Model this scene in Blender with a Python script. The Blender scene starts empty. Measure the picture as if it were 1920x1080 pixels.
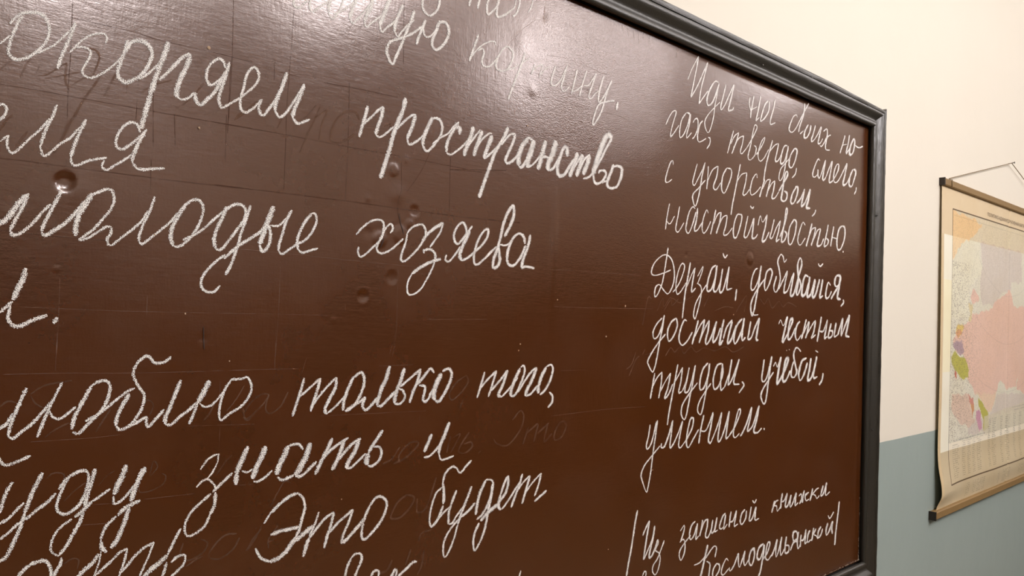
import bpy, bmesh, math, random
import numpy as np
from mathutils import Matrix, Vector
LAMPS = [(.95, -1.95, 2.97), (-.35, -1.9, 3.08), (-1.1, -2.6, 3.12), (2.6, -1.4, 3.2)]
LAMPW = [42, 58, 72, 36]
LAMPR = [.15, .15, .16, .15]
LAMPC = (1.0, .945, .96)
BOARD_A = (72, 35, 8); BOARD_B = (83, 44, 16); BOARD_ROUGH = .215; BOARD_IOR = 1.9; BOARD_BUMP = .06
CH_LO, CH_HI, CH_GAIN = .40, .48, 1.14
FRAME_A = (32, 29, 23); FRAME_B = (46, 42, 34)
DADO_A = (158, 172, 168); DADO_B = (165, 178, 173)
PANEL_R = 2.2; PANEL_F = 2.05; WAVE = 1.5
RW = -1

# ---------------------------------------------------------------- camera, world, light, exposure
sc = bpy.context.scene
col = sc.collection
cd = bpy.data.cameras.new('camera'); cam = bpy.data.objects.new('camera', cd); col.objects.link(cam)
cd.sensor_width = 36.0; cd.lens = 36.0 * 1500.0 / 1920.0; cd.clip_start = 0.02
CR = (0.7231776607830427, -0.6898389426651579, 0.0337091104448507)
CU = (-0.04152656629895052, 0.005288880921803418, 0.9991234018028072)
CF = (0.6894125145627871, 0.723943548159117, 0.024821842054992754)
m = Matrix(((CR[0], CU[0], -CF[0], -1.99198), (CR[1], CU[1], -CF[1], -0.85561), (CR[2], CU[2], -CF[2], 1.67), (0, 0, 0, 1)))
cam.matrix_world = m
sc.camera = cam
sc.view_settings.view_transform = 'Standard'; sc.view_settings.look = 'None'
sc.view_settings.gamma = 1.0; sc.view_settings.use_curve_mapping = False
sc.view_settings.exposure = 0.02
w = bpy.data.worlds.new('world'); sc.world = w; w.use_nodes = True
w.node_tree.nodes['Background'].inputs[0].default_value = (1.0, 0.9, 0.78, 1); w.node_tree.nodes['Background'].inputs[1].default_value = 0.05

def point(name, loc, watt, rad, colr=LAMPC):
    l = bpy.data.lights.new(name, 'POINT'); l.energy = watt; l.shadow_soft_size = rad; l.color = colr
    o = bpy.data.objects.new(name, l); o.location = loc; col.objects.link(o); return o
# opal globe lamps of the classroom, hung below the ceiling
for i, (x, y, z) in enumerate(LAMPS):
    point('globe_light', (x, y, z), LAMPW[i], LAMPR[i])

# ---------------------------------------------------------------- helpers
def mesh_obj(name, verts, faces, mat, parent=None, smooth=False, uv=None):
    me = bpy.data.meshes.new(name); me.from_pydata([tuple(v) for v in verts], [], [tuple(f) for f in faces])
    if uv is not None:
        l = me.uv_layers.new(name='UVMap')
        idx = np.empty(len(me.loops), dtype=np.int32); me.loops.foreach_get('vertex_index', idx)
        l.data.foreach_set('uv', np.asarray(uv, dtype=np.float32)[idx].ravel())
    if smooth: me.polygons.foreach_set('use_smooth', [True] * len(me.polygons))
    if mat: me.materials.append(mat)
    me.update()
    o = bpy.data.objects.new(name, me); col.objects.link(o)
    if parent: o.parent = parent
    return o
def grid_obj(name, X, Y, Z, mat, parent=None, colr=None):
    """smooth grid from equally shaped 2-D arrays"""
    n, k = X.shape
    co = np.stack([X, Y, Z], -1).reshape(-1, 3).astype(np.float32)
    i = np.arange(n * k).reshape(n, k)
    f = np.stack([i[:-1, :-1], i[:-1, 1:], i[1:, 1:], i[1:, :-1]], -1).reshape(-1, 4)
    me = bpy.data.meshes.new(name)
    me.vertices.add(len(co)); me.vertices.foreach_set('co', co.ravel())
    me.loops.add(f.size); me.loops.foreach_set('vertex_index', f.ravel().astype(np.int32))
    me.polygons.add(len(f)); me.polygons.foreach_set('loop_start', (np.arange(len(f)) * 4).astype(np.int32))
    me.update(calc_edges=True)
    me.polygons.foreach_set('use_smooth', np.ones(len(f), dtype=bool))
    if colr is not None:
        a = me.color_attributes.new('print', 'FLOAT_COLOR', 'POINT')
        a.data.foreach_set('color', colr.reshape(-1, 4).astype(np.float32).ravel())
    me.materials.append(mat); me.update()
    o = bpy.data.objects.new(name, me); col.objects.link(o)
    if parent: o.parent = parent
    return o
def box(name, lo, hi, mat, parent=None):
    x0, y0, z0 = lo; x1, y1, z1 = hi
    v = [(x0,y0,z0),(x1,y0,z0),(x1,y1,z0),(x0,y1,z0),(x0,y0,z1),(x1,y0,z1),(x1,y1,z1),(x0,y1,z1)]
    return mesh_obj(name, v, [(0,3,2,1),(4,5,6,7),(0,1,5,4),(1,2,6,5),(2,3,7,6),(3,0,4,7)], mat, parent)
def empty(name, loc, label, cat, group=None):
    o = bpy.data.objects.new(name, None); o.location = loc; col.objects.link(o)
    o['label'] = label; o['category'] = cat
    if group: o['group'] = group
    return o
def tube(name, pts, r, mat, parent=None, n=8):
    vs = []; fs = []
    P = [Vector(p) for p in pts]
    for i, p in enumerate(P):
        d = (P[min(i+1, len(P)-1)] - P[max(i-1, 0)]).normalized()
        a = d.cross(Vector((0, 1, 0)));
        if a.length < 1e-3: a = d.cross(Vector((1, 0, 0)))
        a.normalize(); b = d.cross(a)
        rr = r[i] if isinstance(r, (list, tuple)) else r
        for k in range(n):
            t = 2 * math.pi * k / n; vs.append(p + a * math.cos(t) * rr + b * math.sin(t) * rr)
    for i in range(len(P) - 1):
        for k in range(n):
            fs.append((i*n+k, i*n+(k+1) % n, (i+1)*n+(k+1) % n, (i+1)*n+k))
    fs.append(tuple(range(n))[::-1]); fs.append(tuple((len(P)-1)*n + k for k in range(n)))
    return mesh_obj(name, vs, fs, mat, parent, smooth=True)

# ---------------------------------------------------------------- materials
def srgb(r, g, b):
    f = lambda c: (c/255/12.92) if c/255 <= .04045 else ((c/255+.055)/1.055)**2.4
    return (f(r), f(g), f(b), 1)
class NT:
    def __init__(s, name):
        s.m = bpy.data.materials.new(name); s.m.use_nodes = True; s.t = s.m.node_tree
        s.b = s.t.nodes['Principled BSDF']
    def n(s, typ, **k):
        nd = s.t.nodes.new(typ)
        for a, v in k.items():
            if a in ('inp',):
                for i, x in v.items():
                    if isinstance(x, bpy.types.NodeSocket): s.t.links.new(x, nd.inputs[i])
                    else: nd.inputs[i].default_value = x
            else: setattr(nd, a, v)
        return nd
    def link(s, a, b): s.t.links.new(a, b)
    def noise(s, vec, scale, detail=3, rough=.5):
        return s.n('ShaderNodeTexNoise', inp={'Vector': vec, 'Scale': scale, 'Detail': detail, 'Roughness': rough}).outputs['Fac']
    def math(s, op, a, b=0.0, c=0.0):
        return s.n('ShaderNodeMath', operation=op, inp={0: a, 1: b, 2: c}).outputs[0]
    def ramp(s, fac, *stops):
        r = s.n('ShaderNodeValToRGB'); s.link(fac, r.inputs[0]); e = r.color_ramp.elements
        while len(e) < len(stops): e.new(.5)
        for el, (p, c) in zip(e, stops): el.position = p; el.color = c
        return r.outputs[0]
    def mix(s, f, a, b, mode='MIX'):
        return s.n('ShaderNodeMix', data_type='RGBA', blend_type=mode, inp={0: f, 6: a, 7: b}).outputs[2]
    def bump(s, h, strength, dist, normal=None):
        d = {'Strength': strength, 'Distance': dist, 'Height': h}
        if normal is not None: d['Normal'] = normal
        return s.n('ShaderNodeBump', inp=d).outputs[0]
def obj_vec(t, sx=1, sy=1, sz=1):
    c = t.n('ShaderNodeTexCoord').outputs['Object']
    return t.n('ShaderNodeMapping', inp={'Vector': c, 'Scale': (sx, sy, sz)}).outputs[0]

def m_board():
    t = NT('brown_board_paint'); v = obj_vec(t)
    vh = obj_vec(t, 1, 1, 7); vv = obj_vec(t, 6, 1, 1)
    n1 = t.noise(v, 5, 4); n2 = t.noise(vh, 60, 4, .6); n3 = t.noise(vv, 45, 3, .6)
    c = t.mix(n1, srgb(*BOARD_A), srgb(*BOARD_B))
    # rubbed-in chalk dust, in broad faint smears
    dust = t.math('MULTIPLY', t.ramp(t.noise(v, 9, 5, .65), (.45, (0,0,0,1)), (.8, (1,1,1,1))), .05)
    c = t.mix(dust, c, srgb(150, 125, 110))
    t.link(c, t.b.inputs['Base Color'])
    r = t.math('ADD', BOARD_ROUGH, t.math('MULTIPLY', t.math('SUBTRACT', n1, .5), .08))
    r = t.math('ADD', r, t.math('MULTIPLY', t.math('SUBTRACT', n2, .5), .10)); t.link(r, t.b.inputs['Roughness'])
    t.b.inputs['IOR'].default_value = BOARD_IOR; t.b.inputs['Specular Tint'].default_value = (1, .92, .89, 1)
    crk = t.noise(v, 600, 2, .5)
    dd = t.n('ShaderNodeVectorMath', operation='DISTANCE', inp={0: obj_vec(t, 1, 0, .8), 1: (-.98, 0, 1.66)}).outputs['Value']
    # crazed, blistered paint in the upper middle of the board
    wear = t.n('ShaderNodeMapRange', inp={'Value': t.math('ADD', dd, t.math('MULTIPLY', t.math('SUBTRACT', n1, .5), .3)), 'From Min': .30, 'From Max': .10, 'To Min': BOARD_BUMP, 'To Max': .55}).outputs[0]
    b1 = t.bump(crk, wear, .0006)
    b2 = t.bump(n2, .07, .0012, b1); b3 = t.bump(n3, .06, .0012, b2)
    b4 = t.bump(t.noise(v, 90, 3), .06, .002, b3)
    t.link(b4, t.b.inputs['Normal'])
    return t.m
def m_chalk(name, colr, lo, hi, scale=1250.0, edge=.20):
    """chalk that catches only on the high grain of the board: alpha breaks up with fine noise, more so at the edges"""
    t = NT(name); v = obj_vec(t, 1, 0, .8)
    n = t.noise(v, scale, 2, .55)
    uv = t.n('ShaderNodeUVMap').outputs[0]
    x = t.n('ShaderNodeSeparateXYZ', inp={0: uv}).outputs[1]
    e = t.math('ABSOLUTE', t.math('SUBTRACT', x, .5))            # 0 centre, .5 edge
    e = t.math('MULTIPLY', t.math('POWER', t.math('MULTIPLY', e, 2.0), 2.5), edge)
    big = t.math('MULTIPLY', t.math('SUBTRACT', t.noise(v, 110, 2), .5), .18)
    s = t.math('ADD', t.math('SUBTRACT', n, e), big)
    a = t.n('ShaderNodeMapRange', inp={'Value': s, 'From Min': lo, 'From Max': hi}).outputs[0]
    t.link(a, t.b.inputs['Alpha'])
    t.link(t.mix(t.noise(v, 300, 2), srgb(*colr), srgb(*[min(255, c + 12) for c in colr])), t.b.inputs['Base Color'])
    t.b.inputs['Roughness'].default_value = .95; t.b.inputs['Specular IOR Level'].default_value = .1
    return t.m
def m_ghost(name, colr, amt):
    t = NT(name); v = obj_vec(t)
    uv = t.n('ShaderNodeUVMap').outputs[0]; x = t.n('ShaderNodeSeparateXYZ', inp={0: uv}).outputs[1]
    e = t.math('ABSOLUTE', t.math('SUBTRACT', x, .5))
    e = t.n('ShaderNodeMapRange', inp={'Value': e, 'From Min': .5, 'From Max': .15}).outputs[0]
    a = t.math('MULTIPLY', t.math('MULTIPLY', e, t.n('ShaderNodeMapRange', inp={'Value': t.noise(v, 60, 4, .7), 'From Min': .3, 'From Max': .6}).outputs[0]), amt)
    t.link(a, t.b.inputs['Alpha']); t.b.inputs['Base Color'].default_value = srgb(*colr)
    t.b.inputs['Roughness'].default_value = .8; t.b.inputs['Specular IOR Level'].default_value = .15
    return t.m
def m_plain(name, a, b, rough=.6, scale=30, bump=.1, bscale=200, dist=.001, sx=1, sy=1, sz=1, spec=.5):
    t = NT(name); v = obj_vec(t, sx, sy, sz)
    t.link(t.mix(t.noise(v, scale, 4), srgb(*a), srgb(*b)), t.b.inputs['Base Color'])
    t.b.inputs['Roughness'].default_value = rough; t.b.inputs['Specular IOR Level'].default_value = spec
    if bump: t.link(t.bump(t.noise(v, bscale, 3), bump, dist), t.b.inputs['Normal'])
    return t.m
def m_wall(dado=1.3475):
    t = NT('cream_wall_with_blue_dado'); v = obj_vec(t)
    z = t.n('ShaderNodeSeparateXYZ', inp={0: t.n('ShaderNodeTexCoord').outputs['Object']}).outputs[2]
    wob = t.math('MULTIPLY', t.math('SUBTRACT', t.noise(v, 12, 3), .5), .003)
    k = t.math('GREATER_THAN', t.math('ADD', z, wob), dado)
    cream = t.mix(t.noise(v, 2, 3), srgb(228, 221, 206), srgb(233, 226, 212))
    blue = t.mix(t.noise(v, 3, 3), srgb(*DADO_A), srgb(*DADO_B))
    t.link(t.mix(k, blue, cream), t.b.inputs['Base Color'])
    t.link(t.n('ShaderNodeMapRange', inp={'Value': k, 'To Min': .38, 'To Max': .8}).outputs[0], t.b.inputs['Roughness'])
    t.link(t.bump(t.noise(v, 7, 4), .25, .01), t.b.inputs['Normal'])
    return t.m

WRITING = '''
word|-18399 18889 20 -18361 18941 20 -18321 18987 20|-18331 19087 29 -18297 19145 30 -18247 19201 32 -18164 19240 35 -18089 19245 39 -18044 19202 37 -18019 19135 34 -18022 19072 31 -18046 18991 31 -18096 18911 31 -18168 18832 32 -18250 18784 35 -18308 18792 37 -18333 18834 31 -18324 18921 30 -18302 19011 30 -18279 19089 30 -18256 19156 30 -18234 19180 31|-18137 18864 22 -18074 18904 22 -17979 18983 22 -17916 19062 21 -17853 19148 21 -17821 19213 21|-17806 19242 37 -17825 19161 37 -17860 19051 36 -17899 18929 36 -17937 18776 36|-17844 18948 21 -17769 19056 22 -17714 19121 22 -17646 19173 23 -17577 19202 25 -17535 19193 27 -17527 19150 24 -17537 19115 23|-17801 19010 27 -17722 19030 29 -17663 19006 28 -17669 18947 24 -17703 18875 24 -17729 18805 25 -17710 18765 29 -17652 18753 27 -17583 18794 26 -17514 18855 25 -17456 18920 25 -17399 18999 25 -17371 19058 25|-17334 19199 40 -17354 19102 40 -17381 19003 40 -17413 18891 40 -17403 18815 45 -17340 18779 45 -17267 18819 41 -17195 18888 40 -17135 18996 41 -17101 19098 43 -17117 19174 48 -17171 19215 48 -17247 19215 44 -17308 19180 39 -17347 19084 39|-17218 18836 29 -17144 18900 29 -17070 18984 29 -17034 19040 29|-16949 19278 55 -16974 19170 55 -17020 19023 54 -17059 18879 54 -17098 18722 54 -17130 18568 54 -17156 18443 54 -17169 18354 55|-17020 18874 39 -16951 18957 39 -16876 19057 39 -16799 19158 40 -16733 19215 40|-16730 19216 59 -16737 19145 58 -16767 19041 56 -16816 18919 56 -16844 18803 58 -16835 18736 60|-16835 18736 32 -16780 18723 30 -16713 18762 28 -16674 18811 28 -16632 18813 31|-16660 18807 49 -16636 18736 51 -16586 18711 45 -16519 18788 44 -16451 18873 45 -16398 18984 46 -16331 19127 46|-16330 19106 34 -16413 19002 34 -16497 18934 36 -16541 18980 39 -16545 19064 35 -16506 19158 33 -16423 19234 35 -16372 19211 41 -16347 19152 40|-16306 19227 42 -16331 19113 42 -16368 18962 42 -16405 18811 43 -16371 18711 45|-16371 18711 32 -16286 18778 32 -16186 18856 32 -16099 18940 33 -16011 19039 33 -15969 19137 36 -15996 19219 40 -16050 19224 33 -16107 19135 34 -16138 18983 35 -16170 18831 36 -16151 18747 38 -16097 18722 34 -16015 18789 33 -15957 18859 33 -15919 18904 34|-15919 18904 37 -15955 18830 39 -15944 18759 43 -15896 18731 37 -15829 18826 37 -15755 18945 38 -15681 19111 39 -15639 19264 40|-15639 19264 52 -15696 19078 51 -15753 18915 52 -15765 18808 53|-15765 18808 40 -15706 18745 37 -15635 18804 35 -15558 18925 36 -15481 19063 36 -15418 19168 36|-15419 19181 50 -15478 19002 50 -15531 18869 50 -15551 18774 51|-15551 18774 41 -15491 18717 39 -15433 18735 35 -15333 18792 35
word|-15575 20141 34 -15592 20067 37 -15562 20034 37 -15508 20046 31 -15460 20106 31 -15419 20148 31|-15378 20184 35 -15392 20110 37 -15382 20066 41 -15350 20036 34 -15305 20080 31 -15246 20136 31 -15187 20185 32 -15144 20221 32|-15111 20278 49 -15142 20158 50 -15148 20093 51|-15148 20093 38 -15091 20026 35 -15048 20074 30 -14998 20160 31 -14965 20241 33 -14955 20308 35|-15076 20086 29 -15024 20120 29 -14962 20162 29 -14891 20222 30 -14829 20280 30 -14776 20336 30|-14772 20362 50 -14809 20254 50 -14851 20137 52 -14848 20089 55|-14848 20089 40 -14814 20050 31 -14756 20114 31 -14685 20199 31 -14613 20294 32 -14550 20394 32|-14542 20429 62 -14574 20296 60 -14627 20191 59 -14653 20119 60|-14653 20119 40 -14621 20057 35 -14566 20109 31 -14491 20179 31 -14407 20261 32 -14333 20382 34 -14297 20468 35|-14289 20504 62 -14351 20343 62 -14395 20222 62 -14431 20130 61|-14431 20130 42 -14393 20056 35 -14331 20123 32 -14264 20183 32 -14206 20249 33|-14094 20480 55 -14122 20408 54 -14168 20302 54 -14204 20191 57 -14210 20113 59|-14210 20113 42 -14157 20060 33 -14099 20134 33 -14011 20243 33 -13910 20339 33|-13916 20458 48 -13961 20308 47 -14027 20153 46 -14092 19983 46 -14166 19812 45 -14222 19698 41 -14296 19781 52 -14310 19877 47 -14264 19965 40 -14156 20026 40 -14015 20105 40 -13893 20189 41 -13791 20285 42|-13731 20388 48 -13769 20291 47 -13827 20154 48 -13864 20032 48|-13769 20282 40 -13743 20193 40 -13678 20176 30 -13593 20250 32 -13532 20355 33|-13502 20442 50 -13541 20317 49 -13601 20178 50 -13608 20088 57 -13540 20044 43 -13432 20133 45 -13348 20279 52 -13354 20403 60 -13424 20446 47 -13512 20404 42 -13553 20331 47
word|-13788 20691 46 -13791 20574 47 -13761 20496 48 -13660 20466 36 -13554 20562 39 -13516 20669 45 -13508 20774 47|-12966 20935 44 -13003 20779 44|-12807 20982 45 -12848 20788 45|-12643 21015 46 -12678 20865 49 -12652 20763 41 -12552 20854 38 -12472 20955 43 -12456 21055 48|-12456 21055 47 -12490 20887 49 -12475 20781 45 -12339 20843 36 -12213 20950 38|-12213 20950 26 -12150 21016 30 -12123 21153 33|-12047 21191 43 -12063 21057 41 -12113 20930 36 -12187 20861 32|-11777 21255 29 -11816 21112 27 -11880 21012 25
word|-12819 20436 44 -12868 20294 43 -12922 20152 43 -12964 20035 43|-12943 20092 27 -12829 20230 26 -12711 20334 25 -12590 20402 25 -12502 20415 31 -12493 20370 36|-12816 20218 28 -12732 20263 32 -12705 20205 39 -12737 20104 39 -12710 20037 36 -12611 20041 29 -12502 20142 31 -12419 20257 33|-12177 20373 43 -12258 20414 34 -12358 20343 35 -12442 20213 40 -12475 20092 46 -12421 20038 36 -12268 20079 34 -12170 20221 41 -12149 20342 49 -12210 20394 47|-12268 20079 26 -12140 20128 26 -12037 20214 27|-11911 20410 43 -11972 20249 43 -12032 20099 42 -12128 19885 42 -12223 19658 42|-12022 20179 20 -11893 20307 20 -11800 20369 19|-11708 20292 25 -11774 20119 25|-11762 20161 21 -11656 20265 20 -11551 20309 29 -11607 20117 26|-11581 20163 21 -11459 20291 20 -11374 20331 19|-11260 20378 36 -11338 20178 37 -11348 20075 41 -11260 20074 28 -11133 20203 33 -11023 20413 35|-11009 20437 38 -11075 20237 38 -11128 20082 42 -11065 20024 28 -10949 20121 30|-10786 20427 40 -10846 20205 40 -10899 20018 39|-10885 20052 24 -10765 20115 25 -10660 20205 27|-10561 20458 39 -10646 20249 39 -10714 20022 40|-10629 20211 27 -10519 20235 28 -10428 20340 32 -10337 20467 33|-10337 20467 40 -10424 20256 40 -10495 20071 43 -10446 20039 29 -10338 20147 32 -10259 20206 31|-10150 20466 44 -10229 20256 45 -10269 20076 48 -10234 20029 33 -10093 20198 40 -9953 20435 42|-9953 20435 43 -10061 20227 44 -10179 19901 43 -10301 19707 39 -10378 19635 40 -10367 19737 44 -10264 19970 38 -10087 20059 32 -9870 20125 32|-9784 20121 52 -9812 19984 52
word|-14559 19102 51 -14591 18956 51 -14632 18818 50 -14665 18702 50|-14624 18852 36 -14505 18973 36 -14412 19073 36 -14336 19138 36|-14332 19138 57 -14351 19019 56 -14403 18876 55 -14428 18773 56|-14428 18773 36 -14368 18750 32 -14263 18827 33 -14166 18919 34|-14000 19315 67 -14034 19164 65 -14089 19018 64 -14163 18836 65 -14214 18626 65 -14266 18467 64 -14336 18245 64|-14134 18883 38 -14007 19016 38 -13907 19103 37 -13828 19139 37|-13834 19134 60 -13880 18971 58 -13956 18804 57|-13956 18804 46 -13911 18735 38 -13787 18807 38 -13684 18903 39|-13565 19151 59 -13625 19018 59 -13684 18885 60 -13710 18759 62|-13710 18759 46 -13632 18694 38 -13527 18790 41 -13422 18931 44 -13394 19059 50 -13454 19146 44 -13564 19130 38 -13625 19018 43|-13549 18804 32 -13421 18904 32 -13289 18989 33 -13202 19094 34 -13113 19174 33
word|-13118 19167 59 -13168 19101 71 -13098 19095 70 -13099 19005 69|-13168 19101 52 -13243 18980 53 -13305 18844 56 -13312 18736 58|-13311 18728 38 -13231 18714 35 -13096 18807 37 -12961 18929 39 -12871 19045 40|-12852 19158 72 -12894 19022 71 -12958 18866 70 -13004 18731 70|-12946 18868 36 -12844 18994 36 -12729 19134 36|-12692 19131 68 -12736 19013 67 -12790 18875 67 -12833 18758 67|-12790 18875 37 -12675 19023 36 -12555 19118 33 -12505 19118 34|-12504 19099 73 -12572 18929 73 -12617 18829 73 -12638 18747 75|-12638 18747 39 -12518 18844 40 -12372 18981 42 -12251 19143 43|-12199 19267 65 -12275 19111 63 -12396 18939 62 -12488 18755 64 -12578 18537 64 -12656 18341 64 -12711 18201 64|-12322 18998 41 -12173 19157 40 -12057 19206 38|-12056 19197 59 -12091 19085 57 -12187 18897 56 -12235 18794 62 -12181 18755 45 -12053 18841 50 -11926 18977 52|-11799 19173 74 -11902 19058 79 -11975 18892 87 -11974 18757 91|-11702 19170 51 -11786 19185 46 -11852 19145 47|-11974 18757 56 -11914 18736 52 -11811 18859 61 -11737 19027 65 -11688 19163 66|-11675 19175 89 -11709 19031 87 -11784 18863 88 -11793 18748 92|-11793 18748 36 -11672 18821 38 -11538 18960 40|-11422 19208 84 -11485 19028 84 -11534 18861 84 -11579 18756 82|-11523 18923 44 -11439 18965 43 -11339 18961 45|-11206 19244 99 -11256 19064 95 -11350 18889 96 -11358 18768 102|-11358 18768 45 -11245 18824 50 -11135 18982 55 -11052 19117 56|-10943 19042 79 -10965 19172 74 -11039 19150 62 -11106 19007 70 -11159 18857 76 -11123 18730 66 -11005 18757 57 -10891 18896 64 -10775 19037 65|-10718 19140 86 -10772 18976 83 -10890 18742 81|-10828 18844 50 -10682 19031 51 -10599 19131 50|-10593 19128 88 -10647 18953 86 -10732 18770 83|-10689 18843 53 -10558 19050 51 -10429 19154 47|-10435 19143 89 -10491 18976 86 -10572 18817 84|-10569 18755 42 -10450 18792 44 -10327 18894 51 -10174 19109 55 -10019 19348 55 -9908 19497 54|-9908 19497 108 -9978 19550 77 -10075 19468 98 -10181 19257 105 -10269 19051 106 -10342 18871 106|-10342 18871 64 -10286 18730 55 -10156 18747 45 -10030 18872 58 -10050 18944 53 -10166 18938 43 -10212 18889 51|-10156 18747 43 -9993 18801 43|-9837 19084 66 -9915 18931 66 -9991 18769 73 -9920 18692 51 -9752 18735 54 -9655 18880 69 -9628 19037 76 -9734 19077 49 -9886 19033 47
word|-18396 18341 30 -18346 18357 32 -18324 18320 27 -18342 18257 26 -18380 18202 26|-18362 18026 23 -18333 18061 23 -18299 18091 24|-18299 18091 24 -18311 18023 25 -18298 17965 27 -18261 17935 28 -18206 17992 26 -18146 18075 26 -18085 18146 26 -18034 18217 26 -17983 18300 26|-17929 18441 34 -17957 18330 34 -17997 18236 34 -18025 18132 34 -18048 18030 34|-18048 18030 27 -18017 17949 30 -17959 17995 27 -17885 18082 27 -17799 18159 27 -17724 18273 27|-17675 18352 36 -17722 18223 36 -17762 18102 36 -17791 17972 36|-17791 17972 28 -17777 17911 30 -17731 17905 29 -17652 17955 29 -17572 17986 30 -17478 18017 30|-17501 17991 28 -17516 17924 29 -17473 17898 30 -17403 17954 29 -17320 18018 29 -17254 18081 29|-17120 18356 32 -17169 18287 32 -17217 18233 32 -17277 18170 32 -17342 18120 33 -17392 18138 34 -17401 18201 31 -17369 18298 31 -17310 18374 31 -17249 18402 35 -17204 18374 35 -17182 18312 34|-17138 18326 44 -17185 18225 44 -17230 18098 44 -17245 18010 44|-17245 18010 35 -17192 17952 35 -17103 17958 34 -17014 17977 34 -16929 17994 35
word|-18341 17285 52 -18272 17357 51 -18205 17473 51 -18131 17584 52|-18120 17592 38 -18162 17465 38 -18210 17352 38 -18252 17246 38|-18252 17246 33 -18224 17200 36 -18163 17230 34 -18092 17303 33 -18021 17408 33 -17939 17515 34|-17854 17656 40 -17896 17545 40 -17946 17428 39 -17985 17325 39 -18004 17256 39|-18004 17250 40 -17970 17222 41 -17906 17271 40 -17820 17341 39 -17734 17450 39 -17669 17546 39 -17592 17638 40|-17592 17638 31 -17535 17677 32 -17465 17712 33 -17416 17705 33 -17394 17617 31 -17420 17523 31 -17477 17439 31 -17544 17343 31 -17611 17273 31 -17689 17203 31|-17593 17657 51 -17635 17563 51 -17689 17455 50 -17719 17351 50 -17719 17238 50|-17689 17199 30 -17609 17228 29 -17530 17293 29 -17449 17352 30 -17407 17349 31|-17403 17349 31 -17410 17290 31 -17438 17236 31 -17430 17185 32 -17393 17175 34|-17393 17175 30 -17323 17246 30 -17228 17333 30 -17132 17435 30 -17073 17547 30|-17014 17695 33 -17059 17536 33 -17106 17424 33 -17145 17301 33 -17148 17234 33|-17148 17234 32 -17115 17210 31 -17048 17269 31 -16948 17359 31 -16846 17463 31 -16770 17567 32|-16770 17567 34 -16693 17658 34 -16626 17707 35 -16556 17708 38 -16517 17622 37 -16534 17522 36 -16597 17377 35 -16676 17273 35 -16755 17212 35 -16809 17214 35|-16705 17636 48 -16781 17511 47 -16830 17397 48 -16839 17287 48 -16809 17214 49|-16717 17283 32 -16623 17333 33 -16515 17412 33 -16406 17521 33 -16295 17632 33|-16295 17632 36 -16252 17665 36 -16180 17709 37 -16105 17718 39 -16050 17658 40 -16068 17555 38 -16139 17447 37 -16223 17324 37 -16306 17218 37 -16364 17214 37|-16268 17678 46 -16320 17530 45 -16372 17411 45 -16389 17296 46 -16364 17214 46|-15999 17722 39 -16052 17542 39 -16092 17422 39 -16117 17304 38 -16156 17172 38 -16196 17054 38 -16250 16948 38|-16304 16835 34 -16359 16769 34 -16430 16759 34 -16495 16798 34 -16506 16882 34 -16454 16982 34 -16358 17087 34 -16260 17164 34|-16272 17121 40 -16130 17260 40 -16013 17342 41 -15878 17441 41 -15804 17530 42|-15734 17745 62 -15761 17645 62 -15804 17537 62 -15838 17415 61 -15880 17309 61|-15880 17301 44 -15838 17231 42 -15777 17287 43 -15751 17408 44 -15770 17496 45 -15812 17536 44|-15756 17527 30 -15676 17527 30 -15613 17570 30 -15567 17635 31|-15505 17725 41 -15565 17605 41 -15608 17451 41 -15643 17328 42 -15648 17252 42|-15648 17252 35 -15605 17218 33 -15518 17277 34 -15421 17345 34 -15323 17399 34 -15241 17499 36 -15187 17628 38 -15208 17711 38 -15251 17714 34|-15251 17714 41 -15332 17613 42 -15394 17485 42 -15423 17376 43 -15410 17285 44|-15410 17285 35 -15350 17251 34 -15266 17281 34 -15155 17317 34
word|-14649 17520 32 -14559 17617 32 -14448 17701 31 -14332 17732 31 -14262 17703 37 -14258 17620 37 -14283 17519 36 -14339 17448 34 -14432 17359 33 -14525 17278 32 -14581 17258 32 -14612 17313 36 -14605 17378 36|-14156 17580 36 -14119 17650 38 -14151 17697 32 -14210 17658 34 -14275 17553 35 -14329 17449 36 -14345 17365 37 -14284 17320 32 -14176 17353 32 -14059 17437 34 -13960 17529 34|-13901 17602 35 -13821 17686 34 -13696 17738 33 -13630 17713 40 -13604 17611 40 -13684 17466 37 -13805 17337 35 -13926 17244 33 -13979 17266 39 -13963 17360 38 -13917 17482 38 -13901 17602 39|-13664 17502 51 -13582 17613 49 -13455 17712 48 -13321 17795 48|-13321 17795 39 -13364 17668 37 -13448 17555 36 -13531 17452 35|-13615 17368 47 -13627 17402 40 -13519 17427 39 -13440 17372 47 -13436 17293 49|-13436 17293 34 -13475 17186 33 -13556 17042 33 -13658 16899 31 -13782 16826 28 -13857 16849 32 -13862 16976 33 -13805 17089 32|-13805 17089 47 -13650 17193 47 -13479 17273 46 -13337 17314 46
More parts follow.
